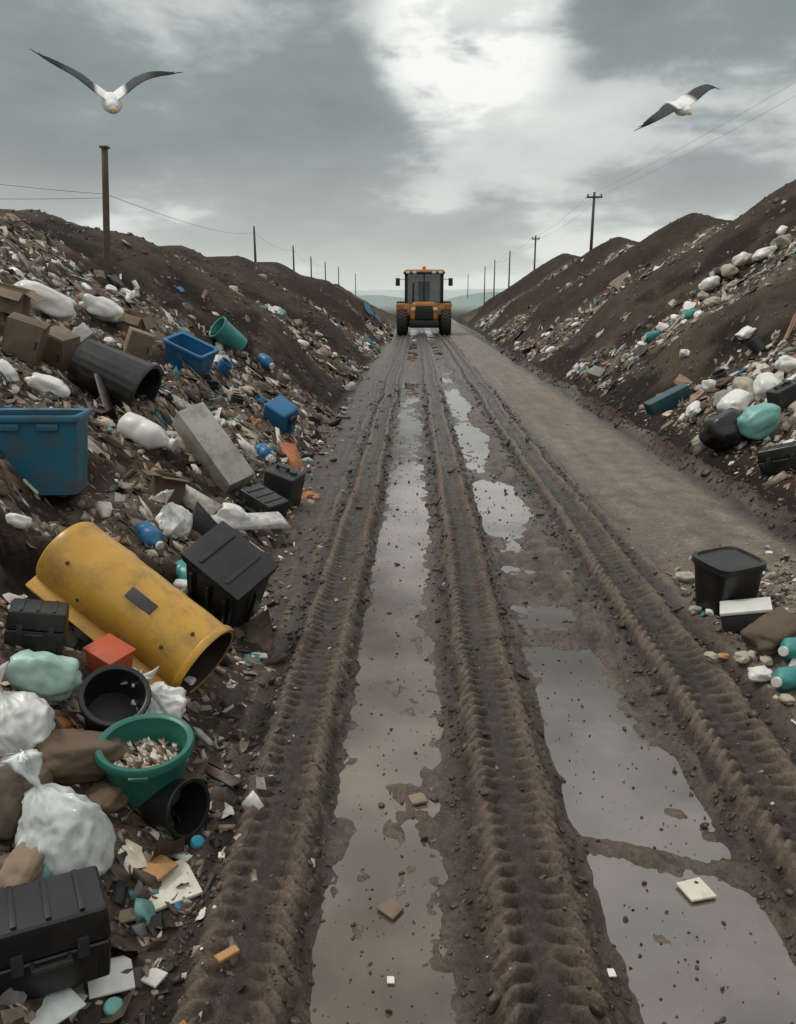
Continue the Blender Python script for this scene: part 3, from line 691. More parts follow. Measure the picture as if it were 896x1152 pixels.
P_(carton(.16,.12,.12,M_card2,32),"pale brown cardboard box on the slope","cardboard box","cardboard boxes on the slope",2,0)
P_(container("bucket",.2,.2,.2,M_dark,taper=.8,n=32),"dark grey plastic bucket on the slope","bucket","buckets on the slopes",2,1)
P_(container("bucket",.18,.18,.16,M_blue,taper=.8,n=32),"blue plastic bucket on the slope","bucket","buckets on the slopes",1,0)
P_(plank(.5,.08,.02,M_wood),"weathered timber plank on the slope","plank","planks on the slopes",6,3)
P_(plank(.32,.14,.015,M_card2,"board_piece",3),"pale broken board on the slope","board","boards on the slopes",4,2)
P_(sheet(.3,.24,M_bag,7),"torn white plastic sheet on the slope","plastic sheet","plastic sheets on the slopes",3,2)
P_(sheet(.3,.24,M_cloth,8),"torn brown fabric sheet on the slope","fabric sheet","fabric sheets on the slopes",4)
P_(sheet(.24,.2,M_tealbag,9),"torn teal plastic sheet on the slope","plastic sheet","plastic sheets on the slopes",1)
P_(slabpiece(.2,.15,.03,M_cream,"ceramic_tile",5),"broken cream tile on the slope","tile","tiles on the slopes",3,2)
P_(canister(.2,.13,.2,M_grey),"grey plastic canister on the slope","canister","canisters on the slopes",2,1)
def dup(o):
    c=o.copy(); COL.objects.link(c)
    for ch in o.children:
        k=ch.copy(); COL.objects.link(k); k.parent=c; k.matrix_parent_inverse=ch.matrix_parent_inverse.copy()
    return c
pools={"L":[p for p,w,_ in protos for _i in range(w)],"R":[p for p,_,w in protos for _i in range(w)]}
used={p.name:False for p,_,_ in protos}
def slope_normal(x,y):
    e=.12
    return Vector((-(hz(x+e,y)-hz(x-e,y))/(2*e),-(hz(x,y+e)-hz(x,y-e))/(2*e),1)).normalized()
tries=0
for side,qn in (("L",175),("R",140)):
    c=0
    while c<qn and tries<12000:
        tries+=1
        if side=="L":
            Y=2.2*math.exp(random.random()*math.log(36/2.2)); X=-float(toeL(np.array([Y]))[0])-random.random()**.9*4.2-.12
        else:
            Y=5.5*math.exp(random.random()*math.log(34/5.5)); X=float(toeR(np.array([Y]))[0])+.2+random.random()*5.8
        if random.random()>float(trash(np.array([X]),np.array([Y]))[0])**1.5: continue
        if X/Y<-.56 or X/Y>.55: continue
        p=random.choice(pools[side])
        if used[p.name]: o=dup(p)
        else: o=p; used[p.name]=True
        n=slope_normal(X,Y)
        qz=n.to_track_quat('Z','Y')
        tilt=random.choice([0,0,90,60,30]) if p.name.split('.')[0] in("plastic_bottle","bucket","plastic_canister","cardboard_box") else random.uniform(-15,15)
        if p.name.startswith("plastic_bottle"): tilt=90
        R=qz.to_matrix()@Euler((0,0,random.uniform(0,6.28))).to_matrix()@Euler((rad(tilt),0,random.uniform(0,6.28) if tilt<80 else 0)).to_matrix()
        s=random.uniform(.5,1.05)*(.75+.03*min(Y,16))
        if Y<4: s*=.65
        o.matrix_world=Matrix.Translation(Vector((X,Y,hz(X,Y)))+n*(-.012*s+(.035*s if tilt>80 else 0)))@R.to_4x4()@Matrix.Scale(s,4)
        c+=1
for p,_,_ in protos:
    if not used[p.name]:
        P,t=spot(300,600); p.location=P+Vector((-random.random(),random.random()*3,.0)); p.location.z=hz(p.location.x,p.location.y)

# ================================================================== loose litter (stuff)
PAL=np.array([(.13,.095,.07),(.085,.063,.046),(.18,.13,.095),(.26,.20,.145),(.38,.30,.23),(.52,.44,.35),(.66,.61,.54),(.76,.74,.69),(.34,.32,.29),(.16,.15,.14),(.025,.025,.025),(.06,.27,.28),(.04,.19,.36),(.44,.15,.05),(.38,.22,.15),(.22,.43,.40)])
PW=np.array([12,12,11,9,7.5,5.5,4.5,4,3,4,4.5,1.0,.9,1.2,2.2,.6]); PW=PW/PW.sum()
PWR=np.array([8,8,8,9,9,8,7,6,4,3,3,.9,.6,1.2,4,.6]); PWR=PWR/PWR.sum()
def templates():
    out=[]
    b=np.array([(x,y,z) for x in(-.5,.5) for y in(-.5,.5) for z in(-.5,.5)],float)
    bf=[(0,1,3,2),(4,6,7,5),(0,4,5,1),(2,3,7,6),(0,2,6,4),(1,5,7,3)]
    out.append((b*np.array([1,.7,.5]),bf,False)); out.append((b*np.array([1,.8,.08]),bf,True)); out.append((b*np.array([1.8,.25,.15]),bf,True))
    bm=bmesh.new(); bmesh.ops.create_icosphere(bm,subdivisions=2,radius=.5)
    vs=np.array([v.co[:] for v in bm.verts]); fs=[tuple(v.index for v in f.verts) for f in bm.faces]; bm.free()
    out.append((vs*np.array([1,.8,.55]),fs,False))
    bm=bmesh.new(); bmesh.ops.create_icosphere(bm,subdivisions=1,radius=.5)
    vs1=np.array([v.co[:] for v in bm.verts]); fs1=[tuple(v.index for v in f.verts) for f in bm.faces]; bm.free()
    out.append((vs1*np.array([1,.8,.7]),fs1,False))
    g=np.array([(i/3-.5,j/3-.5,0) for i in range(4) for j in range(4)]); gf=[(i*4+j,i*4+j+1,i*4+j+5,i*4+j+4) for i in range(3) for j in range(3)]
    out.append((g*1.5,gf,True))
    k=np.array([(x,math.cos(a)*.2,math.sin(a)*.2) for x in(-.8,.8) for a in np.linspace(0,2*math.pi,8)[:-1]]); kf=[(i,(i+1)%7,7+(i+1)%7,7+i) for i in range(7)]+[tuple(range(6,-1,-1)),tuple(range(7,14))]
    out.append((k,kf,True))
    return out
TP=templates()
def scatter(name,X,Y,S,cols,ws,tiltmax=.7,sink=.15,jit=.16,zoff=0,Z=None):
    Z=H(X,Y) if Z is None else Z
    n=len(X)
    e=.06; nxv=-(H(X+e,Y)-H(X-e,Y))/(2*e); nyv=-(H(X,Y+e)-H(X,Y-e))/(2*e)
    kind=rng.choice(len(TP),n,p=np.array(ws)/sum(ws))
    Vs=[];Lp=[];St=[];Cs=[];off=0;lo=0
    for k,(tv,tf,flat) in enumerate(TP):
        ix=np.nonzero(kind==k)[0]
        if len(ix)==0: continue
        m=len(ix); nv=len(tv)
        jj_=jit*(.6 if flat else (.45 if k==3 else 1))
        v=tv[None]+rng.normal(0,jj_,(m,nv,3))*np.array([1,1,.35 if k in(1,2) else 1])
        v=v*S[ix][:,None,None]*np.stack([rng.uniform(.7,1.5,m),rng.uniform(.6,1.2,m),rng.uniform(.6,1.2,m)],-1)[:,None,:]
        a=rng.uniform(0,6.283,m); tl=rng.normal(0,tiltmax,m); b=rng.uniform(0,6.283,m)
        def Rz(a):
            c,s=np.cos(a),np.sin(a);z=0*a;o=z+1
            return np.stack([np.stack([c,-s,z],-1),np.stack([s,c,z],-1),np.stack([z,z,o],-1)],-2)
        def Rx(a):
            c,s=np.cos(a),np.sin(a);z=0*a;o=z+1
            return np.stack([np.stack([o,z,z],-1),np.stack([z,c,-s],-1),np.stack([z,s,c],-1)],-2)
        Rm=Rz(b)@Rx(tl)@Rz(a)
        v=np.einsum('mij,mnj->mni',Rm,v)
        nn=np.stack([nxv[ix],nyv[ix],np.ones(m)],-1); nn/=np.linalg.norm(nn,axis=1,keepdims=True)
        v[...,2]+= -(v[...,0]*nn[:,None,0]+v[...,1]*nn[:,None,1])/nn[:,None,2]
        v+=np.stack([X[ix],Y[ix],Z[ix]+zoff+S[ix]*(.25-sink)],-1)[:,None,:]
        Vs.append(v.reshape(-1,3)); Cs.append(np.repeat(np.concatenate([cols[ix],np.ones((m,1))],-1),nv,0))
        flatf=np.array([i for f in tf for i in f]); ln=np.array([len(f) for f in tf])
        Lp.append((flatf[None]+off+np.arange(m)[:,None]*nv).ravel())
        stt=np.concatenate([[0],np.cumsum(ln)[:-1]])
        St.append((stt[None]+lo+np.arange(m)[:,None]*ln.sum()).ravel())
        off+=m*nv; lo+=m*ln.sum()
    me=raw_mesh(name,np.concatenate(Vs),np.concatenate(Lp),np.concatenate(St),np.concatenate(Cs),smooth=False)
    o=bpy.data.objects.new(name,me); COL.objects.link(o); return o
def litter(n,side,name,y0,y1,smax):
    Y=y0*np.exp(rng.random(n)*math.log(y1/y0)); s=rng.random(n)
    if side<0: X=-toeL(Y)-s**1.1*smax+.05
    else: X=toeR(Y)+.05+s*smax
    keep=(rng.random(n)<.006+trash(X,Y)**1.3)&(X/Y>-.66)&(X/Y<.64)
    X=X[keep];Y=Y[keep]
    S=.0160*Y**.47*np.exp(rng.normal(0,.58,len(X))); 
    c=PAL[rng.choice(len(PAL),len(X),p=PW if side<0 else PWR)]*rng.uniform(.65,1.12,(len(X),1))
    o=scatter(name,X,Y,S,c,[3,4,2,2.4,3,4,1.2] if side<0 else [2,2.5,1.2,6,3,3,1],sink=.26); o.data.materials.append(PEB); o["kind"]="stuff"
    tag(o,"loose small rubbish and broken fragments covering the slope","litter"); return o
litter(50000,-1,"loose_litter",1.25,48,4.9)
litter(42000,1,"loose_litter.001",5.0,50,7.2)
n=3000; X=rng.normal(2.2,.46,n); Y=rng.normal(3.75,.62,n); k=(X>1.55); X=X[k];Y=Y[k]
o=scatter("heap_litter",X,Y,.020*np.exp(rng.normal(0,.48,len(X))),PAL[rng.choice(len(PAL),len(X),p=PWR)]*rng.uniform(.7,1.1,(len(X),1)),[2,2,1,6,4,2,1]); o.data.materials.append(PEB); o["kind"]="stuff"; tag(o,"pebbles and small rubbish of the low heap","litter")
n=520; Y=1.3*np.exp(rng.random(n)*math.log(14/1.3)); X=-toeL(Y)+rng.exponential(.10,n); 
c=PAL[rng.choice(len(PAL),n,p=PW)]
o=scatter("spilled_litter",X,Y,.009*Y**.6*np.exp(rng.normal(0,.5,n)),c,[2,4,1,2,3,3,1]); o.data.materials.append(PEB); o["kind"]="stuff"; tag(o,"scraps spilled from the slope onto the mud","litter")
tb,tw,th=TUB
n=190; a=rng.uniform(0,6.28,n); r=np.sqrt(rng.random(n))*tw*.36
X=tb.location.x+np.cos(a)*r; Y=tb.location.y+np.sin(a)*r
o=scatter("tub_scraps",X,Y,np.full(n,.019)*np.exp(rng.normal(0,.35,n)),PAL[rng.choice([2,3,4,5,6,7,5,14],n)],[3,3,1,3,3,3,1],Z=np.full(n,tb.location.z+th*.66)+rng.normal(0,.004,n)); o.data.materials.append(PEB); o["kind"]="stuff"; tag(o,"broken scraps heaped inside the green tub","scraps")
MUDM=tint_mat("mud_lumps",.45,.45,60,.6)
n=7500; Y=1.0*np.exp(rng.random(n)*math.log(16))
edges=np.array([-.61,-.31,.175,.50,1.08,1.44]); X=edges[rng.choice(6,n)]+rng.normal(0,.035,n)
msk=rng.random(n)<.22; X=np.where(msk,rng.uniform(-.9,1.5,n),X)
zz=H(X,Y); k=(zz>-.075)&~((X>-.25)&(X<.12)&(rng.random(n)<.6)); X=X[k];Y=Y[k]
c=np.array([(.074,.053,.039)])*rng.uniform(.55,1.4,(len(X),1))
o=scatter("mud_clods",X,Y,.0066*Y**.35*np.exp(rng.normal(0,.6,len(X))),c,[0,0,0,5,4,0,0],jit=.08,sink=.1); o.data.materials.append(MUDM); o["kind"]="stuff"; tag(o,"crumbled clods of wet mud along the tyre ruts","mud clods")
n=1300; Y=1.1*np.exp(rng.random(n)*math.log(9)); X=np.where(rng.random(n)<.5,rng.uniform(-.3,.14,n),rng.uniform(.52,1.05,n))
o=scatter("mud_specks",X,Y,.0036*Y**.45*np.exp(rng.normal(0,.6,n)),np.array([(.07,.05,.037)])*rng.uniform(.6,1.5,(n,1)),[0,0,0,5,3,0,0],jit=.08,Z=np.full(n,-.0415)); o.data.materials.append(MUDM); o["kind"]="stuff"; tag(o,"small mud specks standing out of the shallow puddles","mud specks")
n=18000
Ya=5.5*np.exp(rng.random(n)*math.log(30/5.5)); sd=rng.random(n)<.4
Xa=np.where(sd,-toeL(Ya)-rng.random(n)*5,toeR(Ya)-.30+rng.random(n)**1.4*7)
T_=trash(Xa,Ya); k=(rng.random(n)>T_*1.6)&(np.abs(Xa/Ya)<.6); Xa=Xa[k];Ya=Ya[k]
o=scatter("soil_clods",Xa,Ya,.010*Ya**.42*np.exp(rng.normal(0,.55,len(Xa))),np.array([(.046,.033,.025)])*rng.uniform(.55,1.7,(len(Xa),1)),[0,0,0,2,5,0,0],jit=.10,sink=.24); o.data.materials.append(MUDM); o["kind"]="stuff"; tag(o,"dark broken clods of soil on the banks","soil clods")
n=1100; X=rng.uniform(-1.0,2.6,n); Y=1.0*np.exp(rng.random(n)*math.log(18))
c=PAL[rng.choice([3,4,5,6,2,8],n)]
o=scatter("gravel",X,Y,.0042*Y**.35*np.exp(rng.normal(0,.5,n)),c,[1,2,0,4,4,0,0],jit=.08); o.data.materials.append(PEB); o["kind"]="stuff"; tag(o,"small stones and flakes strewn on the mud","gravel")

# ================================================================== puddles
def water(name,ca,cb,ior,rmax):
    m,t,b=nt(name); N=t.nodes; L=t.links
    tc=N.new('ShaderNodeTexCoord'); n=N.new('ShaderNodeTexNoise'); n.inputs['Scale'].default_value=2.6; n.inputs['Detail'].default_value=7
    L.new(tc.outputs['Object'],n.inputs['Vector'])
    r=N.new('ShaderNodeValToRGB'); r.color_ramp.elements[0].position=.35; r.color_ramp.elements[0].color=(*ca,1); r.color_ramp.elements[1].position=.70; r.color_ramp.elements[1].color=(*cb,1)
    L.new(n.outputs['Fac'],r.inputs['Fac']); L.new(r.outputs['Color'],b.inputs['Base Color'])
    n3=N.new('ShaderNodeTexNoise'); n3.inputs['Scale'].default_value=26; n3.inputs['Detail'].default_value=5; L.new(tc.outputs['Object'],n3.inputs['Vector'])
    r3=N.new('ShaderNodeMapRange'); r3.inputs['From Min'].default_value=.55; r3.inputs['From Max'].default_value=.75; r3.inputs['To Min'].default_value=.02; r3.inputs['To Max'].default_value=rmax; L.new(n3.outputs['Fac'],r3.inputs['Value']); L.new(r3.outputs[0],b.inputs['Roughness'])
    b.inputs['IOR'].default_value=ior; b.inputs['Specular IOR Level'].default_value=.6
    n2=N.new('ShaderNodeTexNoise'); n2.inputs['Scale'].default_value=7; n2.inputs['Detail'].default_value=2; L.new(tc.outputs['Object'],n2.inputs['Vector'])
    bp=N.new('ShaderNodeBump'); bp.inputs['Strength'].default_value=.05; bp.inputs['Distance'].default_value=.01
    L.new(n2.outputs['Fac'],bp.inputs['Height']); L.new(bp.outputs[0],b.inputs['Normal'])
    return m
W1=water("muddy_water",(.085,.061,.044),(.175,.132,.100),1.65,.16); W2=water("clearer_water",(.065,.048,.036),(.140,.108,.084),2.1,.12)
for nm,x0,x1,zl,wm in(("puddle",-.42,.24,-.042,W1),("puddle.001",.46,1.16,-.043,W2)):
    bm=bmesh.new(); vs=[bm.verts.new(p) for p in((x0,-1,zl),(x1,-1,zl),(x1,45,zl),(x0,45,zl))]; bm.faces.new(vs)
    o=add(nm,bm_me(bm,nm),wm,smooth=False); o["kind"]="structure"

# ================================================================== poles and wires
def tube_me(pts,r,n=8):
    bm=bmesh.new(); rings=[]
    for i,p in enumerate(pts):
        p=Vector(p); tdir=(Vector(pts[min(i+1,len(pts)-1)])-Vector(pts[max(i-1,0)])).normalized()
        ref=Vector((0,1,0)) if abs(tdir.z)>.7 else Vector((0,0,1))
        s=tdir.cross(ref).normalized(); u=s.cross(tdir)
        rr=r[i] if isinstance(r,(list,tuple)) else r
        rings.append([bm.verts.new(p+(s*math.cos(2*math.pi*k/n)+u*math.sin(2*math.pi*k/n))*rr) for k in range(n)])
    for a,b in zip(rings[:-1],rings[1:]):
        for k in range(n): bm.faces.new((a[k],a[(k+1)%n],b[(k+1)%n],b[k]))
    bm.faces.new(rings[0]); bm.faces.new(rings[-1][::-1])
    return bm_me(bm,"tube")
def pole(x,y,top,arm=1.,r=.10):
    z0=hz(x,y)-.3; h=top-z0
    o=add("utility_pole",tube_me([(0,0,0),(0,.01,h*.5),(0,0,h)],[r*1.15,r,r*.8],12),M_pole,loc=(x,y,z0))
    if arm:
        add("crossarm",rbox("arm",arm,.10,.10,.01),M_pole,o,loc=(0,-.1,h-.35),auto=30)
        for s in(-1,1): add("insulator",loft("ins",[(.03,.03,0),(.05,.05,.04),(.03,.03,.07),(.05,.05,.1),(.02,.02,.15)],n=10),M_dark,o,loc=(s*arm*.42,-.1,h-.25))
    else:
        add("insulator",loft("ins",[(.03,.03,0),(.05,.05,.04),(.03,.03,.07),(.05,.05,.1),(.02,.02,.15)],n=10),M_dark,o,loc=(0,0,h-.01))
    tag(o,"weathered timber utility pole"+(" with crossarm" if arm else "")+" on the bank","utility pole","utility poles along the track")
    return Vector((x,y,top-.2))
def atpx(px,py,Y):
    d=cdir(px,py); t=Y/d.y; return Vector((d.x*t,Y,CAMH+d.z*t))
LP=[]; RP=[]
for px,py,Y in((286,257,47),(330,278,62),(350,290,75),(366,296,90),(381,301,106),(400,308,138)):
    p=atpx(px,py,Y); LP.append(pole(p.x,Y,p.z,0,.07))
for i,(px,py,Y) in enumerate(((669,216,52),(603,265,77),(574,283,98),(557,293,117),(546,300,140),(527,309,195))):
    p=atpx(px,py,Y); RP.append(pole(p.x,Y,p.z,(.95,.7)[i] if i<2 else 0,.09))
B,_=spot(121,300); 
if B.y>16: B=Vector((atpx(121,300,14).x,14,hz(atpx(121,300,14).x,14)))
Tp=atpx(118,167,B.y); v=Tp-B
o=add("timber_post",tube_me([v*-.25,v*0,v*.35,v*.7,v],[.050,.048,.047,.046,.044],14),M_post,loc=B); add("post_cap",rbox("cap",.12,.12,.03,.01),M_post,o,loc=v,auto=30)
tag(o,"bare weathered timber post standing on top of the rubbish bank","post")
def wire(a,b,sag,n=16):
    a=Vector(a);b=Vector(b); pts=[a.lerp(b,i/n)-Vector((0,0,sag*4*(i/n)*(1-i/n))) for i in range(n+1)]
    L=(a.y+b.y)/2
    o=add("power_cable",tube_me(pts,.0025+.00005*L,5),M_wire); tag(o,"thin dark overhead cable strung between poles","cable","overhead cables")
pole(13.6,17,9.5,1.0,.13)
allR=[Vector((13.6,17,9.3))]+RP
for a,b in zip(allR[:5],allR[1:6]):
    for s in(-.4,.4): wire(a+Vector((s,-.1,.0)),b+Vector((s,-.1,.0)),.35)
post=B+v*.62
wire(post,LP[0],.25); wire(post+Vector((0,0,-.05)),Vector((-12,B.y-3,B.z+1.2)),.2); wire(post,Vector((-10,B.y-3,B.z+1.7)),.15)
for a,b in zip(LP[:3],LP[1:4]): wire(a,b,.3)

# ================================================================== distant hills
M_hill=mat("hazy_woodland",(.25,.31,.30),.9,.0,bump=.3,scale=.02)  # haze of distance is mixed into both hill base colours
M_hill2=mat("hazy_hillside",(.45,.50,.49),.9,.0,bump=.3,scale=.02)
def hill(px0,px1,pyt,Y,mt,seed,name="hill"):
    a=atpx(px0,pyt,Y);b=atpx(px1,pyt,Y); hgt=a.z
    bm=bmesh.new(); n=80; rows=[]
    for j in range(7):
        row=[]
        for i in range(n+1):
            f=i/n; x=a.x+(b.x-a.x)*f; w=math.sin(math.pi*f)**.35 if 0<f<1 else 0; v=j/6
            z=hgt*math.sin(math.pi*v)*w*(1+.10*mn.noise(Vector((f*5,v*2,seed)))+.06*mn.noise(Vector((f*40,v*4,seed))))
            row.append(bm.verts.new((x,Y+(v-.5)*Y*.3,z-.2)))
        rows.append(row)
    for r0,r1 in zip(rows[:-1],rows[1:]):
        for i in range(n): bm.faces.new((r0[i],r0[i+1],r1[i+1],r1[i]))
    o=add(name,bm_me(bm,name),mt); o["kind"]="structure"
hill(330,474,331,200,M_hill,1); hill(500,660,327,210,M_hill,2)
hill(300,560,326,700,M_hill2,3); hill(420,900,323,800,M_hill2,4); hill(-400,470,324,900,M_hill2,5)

# ================================================================== tractor
MY=mat("tractor_orange",(.40,.155,.018),.35,.25,scale=3); MK=mat("tractor_black",(.010,.010,.011),.4,.15); MG,gt,gb=nt("cab_glass")
gb.inputs['Base Color'].default_value=(.10,.13,.13,1); gb.inputs['Roughness'].default_value=.05; gb.inputs['Alpha'].default_value=.5
ML,lt,lb=nt("headlamp_glass"); lb.inputs['Base Color'].default_value=(.75,.73,.65,1); lb.inputs['Roughness'].default_value=.1
MO,_,ob=nt("amber_lens"); ob.inputs['Base Color'].default_value=(.8,.25,.02,1); ob.inputs['Roughness'].default_value=.2
P,t=spot(477,375.5)
E=bpy.data.objects.new("tractor",None); COL.objects.link(E); E.location=(P.x,P.y,hz(P.x,P.y)+.0); E.scale=(1.02,1.0,.94)
tag(E,"orange yellow wheeled tractor driving along the muddy track","tractor")
def bx(name,sx,sy,sz,loc,mt,bev=.03,taper=1,rot=(0,0,0),par=None,seg=2):
    return add(name,rbox(name,sx,sy,sz,bev,seg,taper),mt,par or E,loc,rot,auto=35)
bx("chassis",1.6,3.0,.6,(0,.9,.35),MK)
bx("bonnet",1.30,1.7,.92,(0,-.35,.66),MY,.20,.84,seg=4)
bx("grille",.86,.08,.66,(0,-1.21,.72),MK,.05,.86,par=E)
for k in range(5): bx("grille_bar",.74-.03*k,.03,.025,(0,-1.265,.80+.11*k),M_dark,.005)
bx("front_weight",1.35,.45,.36,(0,-1.25,.34),MK,.08)
for s in(-1,1):
    bx("headlight",.20,.07,.15,(s*.50,-1.20,1.16),ML,.03)
    bx("side_panel",.46,1.3,.62,(s*.74,.1,.80),MY,.10,.8)
    bx("fender",.66,1.5,.16,(s*1.0,.9,1.34),MY,.06,.9)
    bx("fender",.60,.14,.50,(s*.98,.20,.96),MY,.06)
    bx("step",.35,.4,.08,(s*.85,.2,.42),MK,.02)
    for nm,yy,r,w in(("wheel",-.75,.62,.46),("wheel",1.15,.80,.56)):
        W=bpy.data.objects.new("wheel",None); COL.objects.link(W); W.parent=E; W.location=(s*(1.0 if r<.7 else 1.02),yy,r-.03); W.rotation_euler=(0,rad(90),0)
        prf=[]
        for q in range(17):
            a=2*math.pi*q/16; prf.append((r*.76+math.cos(a)*r*.22,)*2+(math.copysign(abs(math.sin(a))**.6,math.sin(a))*w*.5,))
        ty=loft("tyre",prf,n=64,cap0=False,cap1=False)
        lug=[(ty,T())]
        for q in range(20):
            a=360*q/20
            for sg in(-1,1):
                lug.append((rbox("l",r*.07,r*.11,w*.50,0,base=False),Matrix.Rotation(rad(a+sg*5),4,'Z')@T(r*.985,0,sg*w*.24,sg*28,0,0)))
        add("tyre",join("tyre",lug),M_rub,W,auto=40)
        add("rim",loft("rim",[(r*.56,r*.56,-w*.3),(r*.58,r*.58,w*.3),(r*.5,r*.5,w*.3),(r*.4,r*.4,w*.1),(.05,.05,w*.12)],n=32),MY,W,auto=40)
bx("cab_base",1.75,1.5,.28,(0,1.0,1.22),MY,.06)
for sx in(-1,1):
    for yy in(.32,1.7): bx("cab_pillar",.13,.12,1.5,(sx*.84,yy,1.45),MK,.02)
bx("cab_pillar",.06,.05,1.5,(.0,.30,1.45),MK,.01)
bx("windscreen",1.60,.03,1.42,(0,.32,1.48),MG,0); bx("rear_window",1.60,.03,1.42,(0,1.7,1.48),MG,0)
for s in(-1,1): bx("side_window",.03,1.3,1.42,(s*.84,1.0,1.48),MG,0)
bx("roof",2.0,1.9,.2,(0,1.0,2.94),MY,.09,.9,seg=3); bx("roof_visor",1.85,.25,.14,(0,.1,2.88),MK,.03)
for s in(-.75,-.45,.45,.75): bx("work_light",.18,.08,.12,(s,-.02,2.93),ML,.02)
add("beacon",loft("beacon",[(.08,.08,0),(.08,.08,.12),(.05,.05,.17)],n=16),MO,E,loc=(.0,.6,3.15))
bx("exhaust_pipe",.09,.09,1.0,(-.5,.12,1.5),MK,.03)
bx("seat",.5,.5,.5,(0,1.25,1.45),MK,.08); bx("seat_back",.6,.14,.8,(0,1.5,1.8),MK,.05)
add("steering_wheel",loft("sw",[(.2+math.cos(a)*.02,.2+math.cos(a)*.02,math.sin(a)*.02) for a in [i*.785 for i in range(9)]],n=24,cap0=False,cap1=False),MK,E,loc=(0,.8,1.95),rot=(30,0,0))
for s in(-1,1):
    mr=join("mirror",[(rbox("a",.40,.03,.03,0),T(s*1.0,.1,2.65)),(rbox("b",.20,.05,.38,.02),T(s*1.22,.1,2.34))]); add("mirror",mr,MK,E,auto=35)

# ================================================================== gulls
def gull(name,centre,scale,L,Rr,rot,label):
    """L,Rr wing joint lists (x,y,z) in metres for each side; body along +Y = head"""
    bm=bmesh.new()
    def tube(sts,n=16):
        rings=[]
        for c,a,b,ex,ey in sts:
            rings.append([bm.verts.new(Vector(c)+Vector(ex)*(a*math.cos(2*math.pi*k/n))+Vector(ey)*(b*math.sin(2*math.pi*k/n))) for k in range(n)])
        for p,q in zip(rings[:-1],rings[1:]):
            for k in range(n): bm.faces.new((p[k],p[(k+1)%n],q[(k+1)%n],q[k]))
        bm.faces.new(rings[0][::-1]); bm.faces.new(rings[-1])
    X=(1,0,0);Z=(0,0,1)
    body=[(-.30,.095,.007,.0),(-.25,.075,.016,.0),(-.18,.062,.042,.0),(-.09,.092,.082,0),(.02,.105,.098,0),(.09,.090,.085,.005),(.14,.062,.063,.012),(.175,.056,.057,.016),(.205,.047,.047,.014),(.228,.024,.024,.008),(.255,.011,.013,.002),(.285,.005,.006,-.008)]
    tube([((0,y,z),a,b,X,Z) for y,a,b,z in body])
    for sgn,pts in((-1,L),(1,Rr)):
        J=[Vector((0.0,.02,.02))]+[Vector(p) for p in pts]
        st=[]; N=24
        def cat(i,t):
            p0=J[max(i-1,0)];p1=J[i];p2=J[min(i+1,len(J)-1)];p3=J[min(i+2,len(J)-1)]
            return .5*((2*p1)+(p2-p0)*t+(2*p0-5*p1+4*p2-p3)*t*t+(3*p1-p0-3*p2+p3)*t**3)
        for i in range(N+1):
            f=i/N*(len(J)-1); a=min(int(f),len(J)-2); st.append((cat(a,f-a),i/N))
        sts=[]
        for i,(p,f) in enumerate(st):
            tg=(st[min(i+1,N)][0]-st[max(i-1,0)][0]).normalized()
            ch=.135*(1-max(0,(f-.35)/.65)**1.7)+.014+.012*math.sin(f*9)
            ey=Vector((0,1,0)); up=tg.cross(ey).normalized(); ey=up.cross(tg).normalized()
            sts.append((p-ey*ch*.45,ch,.014*(1-f)+.0058,ey,up))
        tube(sts,14)
        tg=(st[-1][0]-st[-3][0]).normalized()
        for q in range(7):
            bk=.15+.28*q; ln=.12-.008*q
            dirv=(tg-Vector((0,1,0))*bk).normalized(); b0=st[-2-2*q][0]-Vector((0,.01*q,0))
            up=dirv.cross(Vector((0,1,0))).normalized(); sd=up.cross(dirv)
            tube([(b0+dirv*ln*u*1.35,.019*(1-u*.7),.0048,sd,up) for u in(0,.4,.8,1)],8)
    me=bm_me(bm,"g"); tmp=bpy.data.objects.new("tmp",me); COL.objects.link(tmp)
    md=tmp.modifiers.new("r",'REMESH'); md.mode='VOXEL'; md.voxel_size=.006
    sm=tmp.modifiers.new("s",'SMOOTH'); sm.factor=.5; sm.iterations=3
    dg=bpy.context.evaluated_depsgraph_get(); me2=bpy.data.meshes.new_from_object(tmp.evaluated_get(dg)); bpy.data.objects.remove(tmp)
    n=len(me2.vertices); co_=np.empty(n*3,np.float32); me2.vertices.foreach_get("co",co_); co_=co_.reshape(-1,3)
    ax_=np.abs(co_[:,0]); white=np.array([.90,.90,.87]); grey=np.array([.075,.08,.085]); blk=np.array([.014,.014,.016])
    w1=ss(ax_,.11,.17)[:,None]; w2=ss(ax_,.34,.48)[:,None]
    c=white*(1-w1)+grey*w1; c=c*(1-w2)+blk*w2
    te=(ss(-co_[:,1],.13,.16)*(w1[:,0])*(1-w2[:,0]))[:,None]; c=c*(1-.6*te)+np.array([.5,.5,.5])*.6*te
    bk=(ss(co_[:,1],.232,.245)*(ax_<.05))[:,None]; c=c*(1-bk)+np.array([.6,.35,.05])*bk
    ca=me2.color_attributes.new("tint",'FLOAT_COLOR','POINT'); ca.data.foreach_set("color",np.concatenate([c,np.ones((n,1))],-1).astype(np.float32).ravel())
    me2.materials.clear(); me2.materials.append(GM); me2.shade_smooth()
    o=bpy.data.objects.new(name,me2); COL.objects.link(o); o.location=centre; o.scale=(scale,)*3; o.rotation_euler=[rad(a) for a in rot]
    for s in(-1,1):
        e=loft("eye",[(.001,.001,-.006),(.006,.006,-.003),(.007,.007,0),(.006,.006,.003),(.001,.001,.006)],n=10); add("eye",e,MK,o,loc=(s*.045,.198,.028),rot=(0,90,0))
    tag(o,label,"gull","gulls flying over the landfill"); return o
GM=tint_mat("gull_plumage",.8,.15,18,.05,.92,1.04)
c=Vector((0,0,CAMH))+cdir(126,116)*8.0
